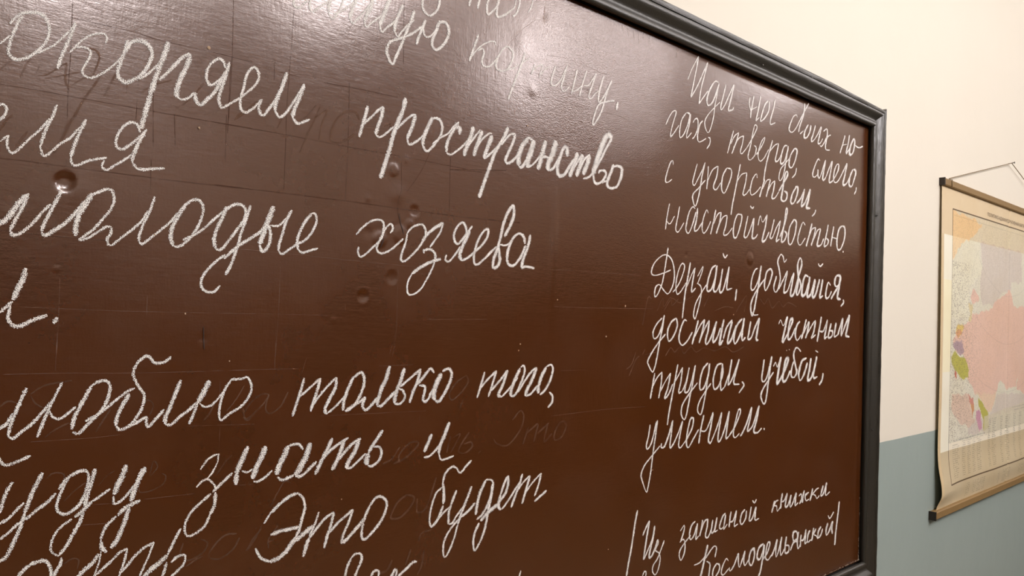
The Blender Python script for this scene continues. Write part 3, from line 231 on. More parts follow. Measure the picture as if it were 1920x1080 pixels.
word|-8383 16612 35 -8534 16505 38 -8630 16367 45 -8598 16256 31 -8485 16298 39 -8377 16484 45 -8319 16666 46|-8319 16666 47 -8374 16414 46 -8440 16182 46 -8504 15906 45 -8601 15683 33 -8728 15796 38 -8758 15865 44 -8662 16000 40 -8497 16159 37 -8271 16333 37|-7964 16618 37 -8122 16533 43 -8213 16368 52 -8166 16209 34 -8029 16298 45 -7925 16488 53 -7964 16618 52|-7630 16568 32 -7714 16581 40 -7811 16441 51 -7864 16250 53 -7767 16135 32 -7612 16202 42 -7450 16371 46|-7266 16588 54 -7363 16347 54 -7448 16147 53|-7381 16274 41 -7196 16495 40 -7060 16608 38|-7060 16608 61 -7124 16372 59 -7224 16170 58|-7184 16249 42 -7018 16472 42 -6903 16592 41|-6903 16585 63 -6934 16398 61 -7005 16219 62 -6966 16144 39 -6828 16273 56 -6651 16576 59|-6651 16576 62 -6720 16399 63 -6756 16193 58 -6635 16248 53 -6506 16451 59|-6392 16617 68 -6466 16400 69 -6523 16141 67 -6400 16222 51|-6401 16247 57 -6280 16478 52 -6094 16609 46|-6093 16583 64 -6189 16376 65 -6241 16165 61 -6114 16234 57 -5943 16507 62|-5726 16640 50 -5918 16507 59 -6019 16272 68 -5964 16147 37 -5809 16298 60 -5655 16536 63|-5651 16655 69 -5713 16377 70 -5705 16214 52 -5581 16272 46|-5403 16592 65 -5459 16378 65 -5488 16240 55 -5366 16266 53 -5221 16487 58 -5067 16664 57|-5067 16664 73 -5124 16433 73 -5167 16239 72 -5076 16212 41|-5377 16784 46 -5296 16722 34 -5113 16731 32
word|-4271 16545 46 -4191 16635 29 -4070 16519 31 -3918 16710 49|-3900 16719 72 -3992 16468 72 -4093 16192 75 -3981 16242 58 -3760 16498 65 -3667 16657 76 -3784 16627 66 -3844 16412 76 -3846 16236 62 -3718 16270 57 -3550 16471 65|-3345 16618 50 -3481 16530 63 -3542 16327 72 -3446 16206 35 -3269 16328 51|-3058 16666 70 -3152 16445 69 -3264 16235 68|-3178 16357 50 -2930 16623 50|-2917 16624 73 -2993 16387 71 -3079 16246 67|-3021 16328 47 -2749 16566 46 -2612 16651 42|-2611 16645 75 -2695 16388 71 -2796 16257 49 -2595 16329 43|-2322 16737 76 -2419 16449 76 -2515 16173 75|-2416 16404 37 -2205 16420 54 -2017 16666 37 -2085 16421 78 -2143 16256 70 -1997 16287 40|-1808 16592 75 -1914 16391 77 -1941 16262 54 -1765 16293 56 -1730 16407 66 -1882 16422 37|-1546 16610 81 -1606 16423 81 -1633 16287 54 -1446 16324 41|-1446 16324 74 -1295 16550 73 -1181 16693 77 -1240 16456 85 -1246 16312 51 -1043 16552 71 -822 16804 71|-814 16804 92 -923 16490 91 -994 16318 83 -793 16277 45
word|-8550 15658 46 -8597 15449 46 -8651 15218 46|-8596 15426 38 -8469 15582 36 -8337 15670 33|-8337 15670 47 -8354 15461 47 -8412 15214 47|-8379 15324 32 -8231 15503 31 -8086 15643 31|-8086 15643 48 -8146 15406 47 -8236 15219 47 -8131 15265 41 -8008 15447 45|-7874 15793 49 -7949 15492 49 -8018 15235 48 -8086 14981 48 -8133 14731 48|-7988 15446 35 -7832 15607 36 -7727 15735 37|-7727 15735 50 -7764 15485 50 -7816 15287 47 -7702 15310 31|-7702 15315 43 -7597 15478 45 -7516 15722 41 -7577 15502 46 -7630 15292 44 -7517 15306 40 -7408 15520 46 -7321 15765 46|-7321 15765 52 -7384 15470 51 -7475 15159 51 -7566 14851 49 -7639 14796 30 -7723 14910 49 -7682 15075 46 -7480 15256 41 -7231 15440 41|-6904 15795 44 -7067 15680 51 -7154 15461 57 -7137 15308 41 -7007 15352 50 -6884 15575 57 -6849 15786 59|-6840 15786 49 -6903 15501 49 -6956 15230 49 -7064 14891 47 -7137 14854 29 -7207 14949 48 -7148 15093 44 -7001 15233 40 -6785 15409 40|-6425 15776 37 -6595 15730 50 -6707 15494 60 -6665 15297 41 -6507 15360 51 -6387 15584 61 -6411 15776 61|-6395 15750 56 -6443 15484 56 -6432 15271 46 -6308 15321 37|-6308 15321 53 -6140 15602 55 -6071 15845 57|-6071 15845 62 -6139 15576 62 -6176 15362 49 -6037 15470 54 -5901 15673 58 -5796 15848 59|-5796 15848 57 -5898 15621 57 -5974 15384 53 -5761 15350 32|-5678 15399 42 -5599 15322 53 -5777 15180 43
word|-4826 15821 64 -4870 15617 64 -4902 15415 61 -4792 15370 43 -4659 15529 61 -4517 15878 64|-4517 15878 66 -4594 15555 66 -4660 15227 65 -4728 14957 62 -4823 14924 41 -4922 15076 64 -4849 15209 55 -4667 15365 51 -4428 15549 51|-4445 15666 48 -4354 15747 31 -4277 15656 41 -4134 15863 56|-4134 15863 84 -4231 15543 84 -4276 15316 79 -4165 15368 66 -3947 15591 75 -3824 15801 88 -3928 15789 76 -4003 15565 86 -4034 15374 79 -3905 15349 59 -3711 15556 73|-3910 16001 37 -3892 15986 37|-3794 16014 38 -3775 15999 38|-3268 15958 47 -3375 16023 40 -3497 16039 48 -3592 15897 72 -3509 15694 67 -3428 15519 73 -3543 15407 39 -3676 15463 68 -3628 15668 67 -3514 15780 58|-2994 15814 49 -3208 15745 69 -3329 15487 85 -3260 15333 41 -3100 15450 74 -2945 15710 80|-2786 15810 88 -2836 15559 87 -2907 15343 83 -2762 15350 67 -2601 15583 84 -2504 15843 88|-2504 15843 75 -2601 15583 76 -2622 15369 62 -2441 15383 37|-2589 15976 37 -2444 15932 37|-2168 15456 79 -2213 15300 71 -2352 15194 59
word|-8633 14776 42 -8669 14585 42 -8725 14431 42 -8685 14364 30 -8569 14485 41 -8451 14820 42|-8425 14836 43 -8476 14546 43 -8538 14230 43 -8582 13961 43 -8646 13718 42 -8690 13634 26 -8799 13806 36 -8851 13947 41 -8758 14095 38 -8594 14213 35 -8333 14383 35|-8288 14425 55 -8292 14353 36 -8195 14372 49 -8066 14580 55 -7968 14803 56|-7968 14803 45 -8005 14575 45 -8034 14331 41 -7935 14381 40 -7782 14580 43 -7667 14774 44|-7667 14774 46 -7738 14529 46 -7770 14342 45 -7706 14295 31 -7544 14417 38|-7524 14427 46 -7363 14619 50 -7329 14786 48 -7427 14781 47 -7509 14558 51 -7528 14343 49 -7453 14278 35 -7310 14420 45 -7145 14577 45|-6990 14831 53 -7079 14572 53 -7132 14314 53|-7077 14542 27 -6922 14534 35 -6794 14674 46 -6680 14861 47|-6680 14861 60 -6744 14595 59 -6814 14352 59 -6738 14275 44|-6738 14282 42 -6558 14530 44 -6378 14846 45|-6378 14846 57 -6444 14572 56 -6488 14335 55 -6407 14305 47 -6254 14531 55 -6112 14849 56|-6112 14849 58 -6162 14601 58 -6206 14338 55 -6102 14360 35|-6102 14360 44 -5869 14553 47 -5698 14802 54 -5770 14848 46 -5873 14631 53 -5944 14403 54 -5871 14314 28 -5712 14384 38|-5684 14324 49 -5588 14400 53 -5444 14573 57 -5270 14875 59|-5270 14875 62 -5320 14644 62 -5411 14412 54 -5234 14478 50 -5113 14656 59 -4982 14885 60|-4982 14885 69 -5058 14625 68 -5162 14386 67 -5018 14342 38 -4851 14421 48|-4775 14404 61 -4731 14384 61
word|-8926 13358 50 -8986 13119 50 -9051 12794 50 -9118 12531 50 -9177 12249 49|-8757 12906 46 -8686 13010 46 -8581 13131 45|-8581 13131 52 -8631 12921 52 -8672 12726 52 -8717 12490 52|-8710 12488 40 -8600 12633 40 -8490 12795 42 -8426 13018 42|-8426 13018 56 -8459 12851 56 -8518 12679 56 -8561 12508 50 -8477 12519 50 -8381 12654 56 -8325 12766 56|-8325 12766 36 -8308 12702 39 -8385 12589 36 -8278 12523 29 -8241 12403 39 -8286 12247 39 -8368 12166 25 -8450 12239 33 -8434 12338 38 -8303 12455 38 -8134 12717 39
word|-7653 12798 38 -7534 12880 25 -7537 12778 46 -7633 12614 45|-7661 12598 31 -7541 12630 27 -7489 12493 45 -7527 12351 46 -7608 12271 26 -7664 12356 42 -7643 12458 43 -7482 12577 38 -7317 12666 37|-7175 12896 39 -7288 12845 47 -7357 12705 51 -7321 12588 27 -7202 12658 48 -7121 12818 51|-7107 12848 52 -7127 12710 52 -7147 12566 40 -7056 12607 39|-6933 12886 53 -6972 12728 53 -7025 12597 52|-6990 12687 46 -6871 12843 42 -6761 12874 33|-6761 12874 53 -6775 12739 54 -6826 12572 50 -6744 12531 39 -6638 12651 53 -6589 12821 54|-6590 12832 50 -6612 12713 50 -6618 12590 33 -6527 12632 48 -6443 12854 51|-6443 12854 55 -6478 12713 55 -6513 12599 41 -6402 12612 33|-6144 12891 43 -6247 12834 51 -6343 12669 56 -6290 12611 29 -6174 12642 37|-6134 12862 57 -6166 12731 57 -6193 12595 33 -6070 12670 45|-5943 12890 58 -5979 12747 57 -6002 12595 57|-5976 12690 31 -5856 12705 45 -5743 12879 51|-5743 12879 59 -5783 12716 58 -5807 12587 40 -5676 12607 35|-5421 12852 46 -5543 12784 55 -5589 12640 57 -5519 12577 36 -5389 12678 58 -5365 12820 60|-5180 12871 61 -5223 12723 61 -5249 12600 42 -5135 12634 54 -4993 12843 59|-4993 12843 62 -5022 12693 62 -5017 12580 36 -4867 12592 35|-5140 12991 43 -5058 12931 37 -4981 12990 59
word|-4244 12857 65 -4302 12730 64 -4357 12630 64|-4302 12718 55 -4208 12827 47 -4083 12852 36|-4244 12759 29 -4153 12733 43 -4122 12624 29 -3989 12697 46|-3922 12974 68 -3964 12805 68 -3987 12654 68|-3953 12791 35 -3826 12811 49 -3713 12946 58|-3713 12946 69 -3758 12801 69 -3782 12669 50 -3664 12687 58 -3532 12884 66|-3532 12884 70 -3578 12750 70 -3555 12626 33 -3428 12729 63 -3309 12904 67|-3309 12904 71 -3338 12742 71 -3343 12630 38 -3211 12673 45|-3191 12811 43 -3083 12841 40 -3050 12727 72 -3154 12639 60|-2937 12899 72 -2997 12772 73 -3007 12639 73|-2722 12834 42 -2887 12783 63 -2842 12667 36 -2702 12679 35|-2543 12894 74 -2604 12744 73 -2666 12637 72|-2592 12737 48 -2380 12841 45 -2236 12867 39|-2519 12759 33 -2402 12717 38 -2323 12642 32 -2197 12689 46|-2019 12893 75 -2100 12756 76 -2125 12668 37 -1992 12714 67 -1842 12938 74|-1842 12938 79 -1894 12782 79 -1868 12649 37 -1672 12704 47
word|-6737 12391 66 -6809 12217 66 -6879 12033 66 -6967 11832 65|-7182 12097 29 -7000 12111 33 -6807 12195 37|-6805 12150 41 -6572 12306 39 -6470 12314 26 -6438 12260 50 -6480 12111 51|-6770 12089 29 -6692 12052 34 -6649 11988 53 -6687 11775 54|-6412 11982 46 -6511 11916 52 -6555 11814 53 -6502 11725 31 -6342 11816 52 -6318 11923 47 -6412 11982 31|-6004 11953 31 -6079 12008 35 -6200 11900 50 -6248 11774 48 -6170 11718 31 -5983 11800 40|-5963 11819 50 -5937 11746 31 -5811 11812 53 -5634 12032 56|-5634 12032 54 -5638 11859 51 -5589 11750 30 -5505 11857 53 -5393 12034 54|-5393 12034 65 -5438 11867 63 -5387 11745 32 -5246 11831 53|-5045 12035 51 -5184 11961 63 -5230 11780 60 -5120 11702 48 -5027 11860 68 -5045 12035 64|-4667 12046 45 -4846 11994 60 -4921 11816 63 -4796 11759 49 -4675 11915 68 -4647 12030 70|-4627 12015 70 -4690 11749 69 -4773 11500 68 -4885 11379 63|-4666 11732 48 -4502 11834 54 -4403 11999 60 -4488 12031 49 -4553 11892 60 -4570 11738 50 -4460 11676 33 -4326 11753 48|-4325 11723 61 -4207 11854 63 -4102 12037 65|-4102 12037 67 -4147 11843 66 -4123 11670 32 -4005 11817 66 -3900 12052 68|-3900 12052 69 -3947 11881 67 -3921 11667 36 -3772 11774 57|-3697 12025 70 -3740 11844 69 -3731 11682 46 -3585 11685 59 -3581 11803 48 -3724 11841 32|-3507 11696 69 -3382 11831 61 -3197 11901 75 -3248 12050 45 -3393 12049 70 -3385 11895 55 -3221 11828 37|-3150 12034 73 -3195 11849 71 -3158 11668 35 -3027 11768 61|-3026 11948 68 -3046 11823 67 -3050 11684 67|-3030 11815 38 -2893 11835 60 -2809 12029 68|-2809 12029 74 -2828 11863 74 -2832 11723 45 -2711 11764 49|-2609 11970 63 -2701 11893 74 -2720 11735 46 -2541 11756 41|-2439 12002 71 -2488 11831 71 -2522 11721 70|-2471 11841 59 -2322 11962 59|-2413 11837 32 -2296 11793 38 -2222 11719 47|-2071 11968 60 -2202 11888 75 -2206 11745 48 -2079 11782 64 -1991 11907 74|-1731 11995 78 -1814 11851 80 -1790 11728 35 -1660 11798 69 -1481 12001 74|-1481 12001 82 -1521 11830 80 -1471 11706 71|-1734 12169 47 -1627 12087 42 -1436 12206 62
word|-1146 12406 78 -1222 12057 77 -1299 11738 77 -1345 11421 77
word|-8740 12198 35 -8679 12284 31 -8634 12262 32 -8641 12178 36
ghost|-18399 18651 20 -18331 18738 21 -18281 18780 21|-18233 18628 26 -18186 18761 26 -18151 18818 27|-17875 18108 30 -17774 18365 31 -17690 18559 31 -17625 18675 31 -17549 18834 31|-18097 18671 23 -18022 18700 22 -17948 18767 22 -17862 18850 22|-18042 18659 16 -17912 18713 16 -17746 18788 17|-17808 18648 22 -17720 18731 23 -17630 18789 23|-17527 18606 30 -17462 18763 30 -17429 18848 30|-18080 18786 19 -18109 18693 19|-17862 18850 29 -17867 18686 30 -17829 18593 31|-17698 19029 29 -17616 19024 30 -17584 18955 26 -17630 18789 25|-17317 18808 22 -17323 18675 22|-17199 18701 24 -17076 18808 25 -16896 18901 26|-16871 18647 28 -16804 18646 26 -16673 18784 25 -16568 18946 26|-16206 18635 33 -16090 18745 33 -15973 18871 33|-18366 18121 22 -18320 18225 22 -18270 18282 23|-18238 17999 25 -18189 18092 25 -18150 18159 25|-17937 17986 30 -17876 18121 30 -17837 18253 31 -17774 18378 31
ghost|-16220 18618 22 -16164 18701 22 -16104 18720 23|-15724 18621 24 -15665 18752 24 -15618 18792 23|-15528 18626 24 -15466 18729 24 -15369 18824 24 -15255 18970 24|-15435 18398 32 -15359 18595 32 -15265 18813 32 -15203 18965 32|-15366 18763 24 -15232 18850 24 -15114 18936 29 -15176 18752 27 -15203 18575 27|-14665 18910 42 -14734 18994 38 -14863 18969 34 -14985 18850 35 -15041 18713 37 -15045 18602 40 -14955 18585 34 -14812 18657 34 -14723 18737 35|-14306 18894 29 -14208 18945 37 -14242 18805 34
ghost|-11931 15093 36 -11777 15217 30 -11705 15135 40 -11739 14983 40 -11866 14840 37 -12020 14740 30 -12202 14776 28 -12282 14848 31|-11602 14972 41 -11700 14729 41|-11639 14878 35 -11409 15007 35|-11395 14996 43 -11480 14738 42|-11402 14859 36 -11166 14998 36|-11194 14981 44 -11254 14727 36 -11086 14832 37|-10797 14991 32 -10916 14980 38 -11028 14848 44 -11022 14727 31 -10876 14764 39 -10778 14908 46 -10812 14992 42|-13059 14961 35 -13117 14745 35|-13012 14939 23 -12896 14965 29 -13048 14738 28|-12732 14988 35 -12867 14837 35 -12909 14734 31 -12790 14713 29 -12674 14783 36 -12701 14849 27 -12820 14833 28|-12871 15431 35 -12934 15282 35|-12815 15763 30 -12976 15687 32 -13108 15533 35 -13058 15441 27 -12899 15540 32 -12787 15680 36 -12827 15763 33|-12513 14712 22 -12560 14681 22
ghost|-15993 15516 26 -15958 15398 25 -15853 15463 28 -15748 15559 29 -15701 15645 27 -15799 15650 28 -15904 15568 28 -15976 15471 28|-15701 15645 29 -15730 15499 28 -15679 15437 27 -15554 15503 30 -15463 15663 30|-14136 14707 29 -13998 14758 31 -13882 14897 33|-13975 14689 33 -13813 14739 34 -13670 14826 37 -13589 14921 36 -13717 14933 34 -13878 14813 37 -13893 14697 38
ghost|-18262 15667 24 -18202 15711 24 -18139 15696 23|-18026 15762 24 -17953 15820 25 -17867 15853 25 -17689 15877 25|-18026 15750 21 -17979 15675 22 -17913 15634 23|-17459 15377 25 -17404 15475 26 -17337 15586 26|-17890 15363 25 -17805 15430 25 -17695 15483 26|-17051 15581 27 -16991 15657 27 -16936 15601 26 -16971 15496 27|-16427 15403 30 -16360 15482 30 -16320 15564 30|-15989 15414 28 -15927 15381 31 -15838 15477 32|-16172 15498 21 -16059 15635 22 -15989 15761 22
ghost|-17043 14815 20 -17028 14747 20 -16925 14747 22 -16810 14798 23 -16784 14876 21 -16825 14905 20|-16945 14895 19 -16912 15038 20 -16870 14980 19 -16932 14894 20|-17413 14862 19 -17345 14943 19 -17274 14986 19|-17873 14970 23 -17810 15024 23 -17720 15001 19 -17727 14902 21|-17709 14751 21 -17622 14839 21 -17532 14903 21|-16581 14168 28 -16603 14036 25 -16504 13976 28 -16367 14033 31 -16326 14123 27 -16402 14178 25|-16009 14167 29 -16128 14173 31 -16241 14094 32 -16305 13980 27 -16191 13930 29 -16047 14002 33 -15974 14118 33|-15894 13960 27 -15808 14089 27 -15718 14176 27|-16543 13915 28 -16448 13965 28 -16365 13991 27|-17684 14165 24 -17617 14201 23 -17559 14178 19 -17567 14092 21|-16259 14827 22 -16163 14958 22 -16092 15021 22
ghost|-15879 13957 27 -15778 14099 27 -15717 14220 27|-15629 13941 25 -15634 14045 27 -15527 14175 28|-15648 14003 20 -15569 14034 20|-15633 14398 24 -15544 14549 24 -15468 14658 23 -15384 14633 20|-13750 14275 36 -13891 14194 38 -13985 14025 35 -13841 14002 34 -13680 14113 39 -13632 14225 35 -13750 14275 29|-13578 14201 34 -13570 14029 27 -13421 14075 36 -13279 14438 37|-13940 13485 39 -14016 13367 36 -14154 13362 31|-13655 13566 36 -13730 13377 36|-13439 13509 36 -13473 13327 37 -13533 13219 37|-13319 13765 26 -13492 13742 29 -13531 13646 32
ghost|-8929 16479 33 -8802 16936 31 -8689 16939 21|-8526 16737 31 -8380 16949 23 -8334 16811 21 -8144 16981 21 -8096 16840 21 -7899 16965 26|-8331 16741 25 -8102 16958 20 -7854 16895 19 -7440 17028 21|-7081 16843 31 -6913 17072 31|-5956 16767 35 -5767 16955 34 -5572 17093 41 -5657 16773 44|-5050 17057 33 -4884 16953 25 -4727 17067 27 -4552 16879 25 -4279 17026 25 -4102 16918 26 -3875 17010 26 -3514 16933 28|-6716 16776 21 -6347 16861 21 -6058 16843 21|-8252 15947 36 -8100 16086 28 -7975 16014 26 -7816 16107 26 -7685 15986 26 -7480 16104 27 -7303 16004 27 -7043 16075 27 -6679 16021 28 -6309 16093 28 -6014 15987 29 -5623 16087 32|-8835 16071 27 -8905 15981 26
ghost|-9329 15745 25 -9190 15830 29 -9091 16029 31|-9252 15631 30 -9085 15894 29 -8978 15960 25|-8831 15980 16 -8681 16000 16 -8452 16020 16
pale|-13604 20002 11 -13506 19796 12 -13298 19430 12|-13495 20029 9 -13279 19760 9 -12905 19276 10|-13558 19960 9 -13389 19681 9 -13072 19299 9|-13467 19912 7 -13228 19645 7 -12922 19127 7|-13231 20832 9 -13236 20075 9 -13218 19181 9|-12500 20633 8 -12486 20070 8 -12473 19509 8|-11552 19861 14 -11323 19859 15 -10906 19862 15 -10405 19867 15|-10405 19867 6 -9876 19895 7 -9457 19875 7|-12259 20430 10 -11981 20733 10 -11716 20943 10|-12431 20253 10 -12259 20430 10|-11468 20489 6 -10938 20536 6 -9974 20506 7|-9744 21441 22 -9710 21317 22|-9585 21417 22 -9552 21247 22|-9445 21477 22 -9399 21265 22|-9283 21498 22 -9269 21208 22|-9155 21499 22 -9156 21305 22|-8994 21496 23 -8985 21303 23|-8142 21494 20 -8148 21349 20|-8191 21410 16 -8190 21219 16
scratch|-17838 19461 11 -17833 18945 11 -17840 18591 11 -17834 18316 11|-18394 18532 10 -18070 18542 10 -17735 18543 10 -17129 18548 11 -16800 18551 11 -16005 18563 12|-17847 19282 6 -17288 19291 7 -17031 19277 7 -16411 19287 7 -16037 19283 8|-16291 19901 4 -16278 19255 4 -16286 18606 4|-17217 18830 5 -17225 18430 5|-17076 18808 5 -17049 18194 5|-16854 18568 4 -16833 18229 4
scratch|-15582 20017 8 -15600 19494 8 -15622 18882 8 -15617 18580 8|-16292 19251 6 -16290 18462 6|-15720 19253 8 -15456 19252 8|-15163 19255 13 -14672 19282 13 -14123 19298 14|-14827 19329 11 -14809 18594 11|-14077 20549 8 -14050 19738 8|-15790 19372 5 -15788 19148 5|-16451 18554 7 -15624 18564 8 -14826 18559 8 -14048 18568 9|-14048 18568 5 -12944 18559 6
scratch|-18366 17876 12 -18201 17881 12 -17821 17879 13|-17821 17879 13 -17227 17880 13 -16702 17884 14 -15976 17898 15|-18339 17238 5 -17848 17220 5 -17322 17220 5|-17824 17954 4 -17831 17853 4|-17063 18057 6 -17056 17763 6|-16311 18659 6 -16303 18145 6
scratch|-16422 17898 13 -15595 17904 14 -14553 17910 15 -14018 17904 15 -12914 17908 16 -11904 17934 17|-15617 18580 10 -15613 17947 10|-14810 18626 11 -14812 18241 11|-14812 18241 5 -14816 17920 5|-14026 18521 10 -14013 18150 10 -14054 18010 10 -14052 17842 10|-14026 17844 10 -13963 17597 10|-13236 18820 9 -13222 17930 9|-13548 18769 8 -13706 18431 8 -13925 18127 7|-12202 18647 6 -13222 18518 5 -12654 18563 6
pale|-17833 16867 4 -17829 16631 4 -17827 16321 4 -17828 16098 4|-18145 16559 6 -17293 16541 7 -16505 16540 7 -15885 16542 7|-15885 16542 4 -14989 16540 5|-17042 16696 4 -17040 16509 4|-16463 16380 8 -16446 16157 8|-18329 17233 4 -17793 17225 4 -17491 17219 4|-16099 17233 4 -15791 17234 4 -14386 17198 5 -13563 17181 5
pale|-15615 17075 8 -15617 16566 8 -15635 16058 8|-14014 17137 8 -14006 16498 8 -14015 16247 8 -14056 16030 8|-14756 16679 6 -14756 16584 6
pale|-11147 16739 8 -10126 16744 9 -8642 16768 9|-11460 17285 6 -10662 17310 6 -9044 17322 7|-13532 16514 5 -12485 16529 6
pale|-18254 15952 5 -17738 15949 5 -17142 15931 5 -15889 15924 6|-18008 15331 4 -17504 15323 4 -17240 15333 4|-17833 16346 4 -17831 15975 4|-16259 15815 6 -16246 15446 6|-16241 15333 4 -16241 15079 4|-16593 15367 4 -15832 15330 4
pale|-16336 15933 4 -15341 15924 5|-15640 16356 5 -15638 15939 5|-14010 16364 6 -14098 16064 6|-15042 15364 5 -13478 15326 5|-13586 15333 9 -13591 15196 9|-15245 16051 5 -15319 15809 5|-14251 15926 5 -13720 15930 5
pale|-11127 15095 6 -9816 15113 6 -8788 15094 7|-10954 15771 6 -10338 15763 6
pale|-17453 14683 5 -17261 14668 5|-16986 14669 5 -16479 14660 6|-16062 14689 4 -15834 14675 4|-17562 14504 4 -17252 14480 4
crack|-16463 16394 17 -16456 16283 17 -16446 16157 17
pale|-11530 21204 33 -11546 21049 34 -11529 20924 35|-11530 21204 33 -11546 21049 34 -11529 20924 35|-11545 21029 13 -11598 20955 13|-11532 20993 13 -11476 20958 14
crack|-14046 17842 16 -13999 17712 16 -13952 17581 16
crack|-14253 17505 27 -14297 17385 27
'''
DENTS = [(-1.7828, 1.7735, 0.008, -4), (-1.4101, 1.7032, 0.0073, -1.2), (-1.4514, 1.6783, 0.0065, -1.8), (-1.4499, 1.7977, 0.0052, 1), (-1.3793, 1.7897, 0.0068, -1.5), (-1.4146, 1.8382, 0.008, 1.2), (-1.4067, 1.8076, 0.0161, 1.5), (-1.3948, 1.8533, 0.0068, 0.8), (-1.448, 1.7567, 0.0078, -0.8), (-1.4306, 1.7497, 0.0092, 1.8), (-1.1541, 2.1067, 0.0087, -1.0), (-0.5488, 1.7843, 0.0106, 1.5), (-0.7697, 1.7762, 0.0038, -1), (-1.6459, 1.6269, 0.005, -1), (-1.786, 1.6915, 0.002, 1.3), (-1.4908, 1.6486, 0.0038, 0.7), (-1.3861, 1.7725, 0.0061, 1.2), (-1.3987, 1.7578, 0.0108, 1.4), (-1.8253, 1.7395, 0.0096, 0.6), (-1.1722, 1.9894, 0.0109, 0.8), (-1.048, 2.0091, 0.0117, -0.8), (-1.7697, 1.7657, 0.0201, 0.8), (-1.4778, 1.5852, 0.0381, 0.5), (-1.1972, 2.0541, 0.0231, 0.6)]
SPOTS = [(-0.9422, 1.6792, 0.0019), (-0.9893, 1.6289, 0.0019), (-0.9459, 1.9333, 0.0011), (-1.4711, 1.4352, 0.001), (-0.9673, 1.284, 0.0013), (-0.8538, 1.3992, 0.0014), (-0.1115, 2.0618, 0.0019), (-1.1818, 1.9357, 0.0016), (-1.7724, 1.8494, 0.0005), (-1.6998, 1.7314, 0.0011), (-1.6531, 1.9321, 0.0022), (-1.66, 1.8463, 0.0014), (-1.666, 1.6527, 0.0011), (-1.185, 1.6089, 0.0012), (-1.1064, 1.6846, 0.0012), (-1.6166, 1.6028, 0.0009), (-0.6051, 1.6713, 0.0016), (-1.1822, 1.6182, 0.0015)]
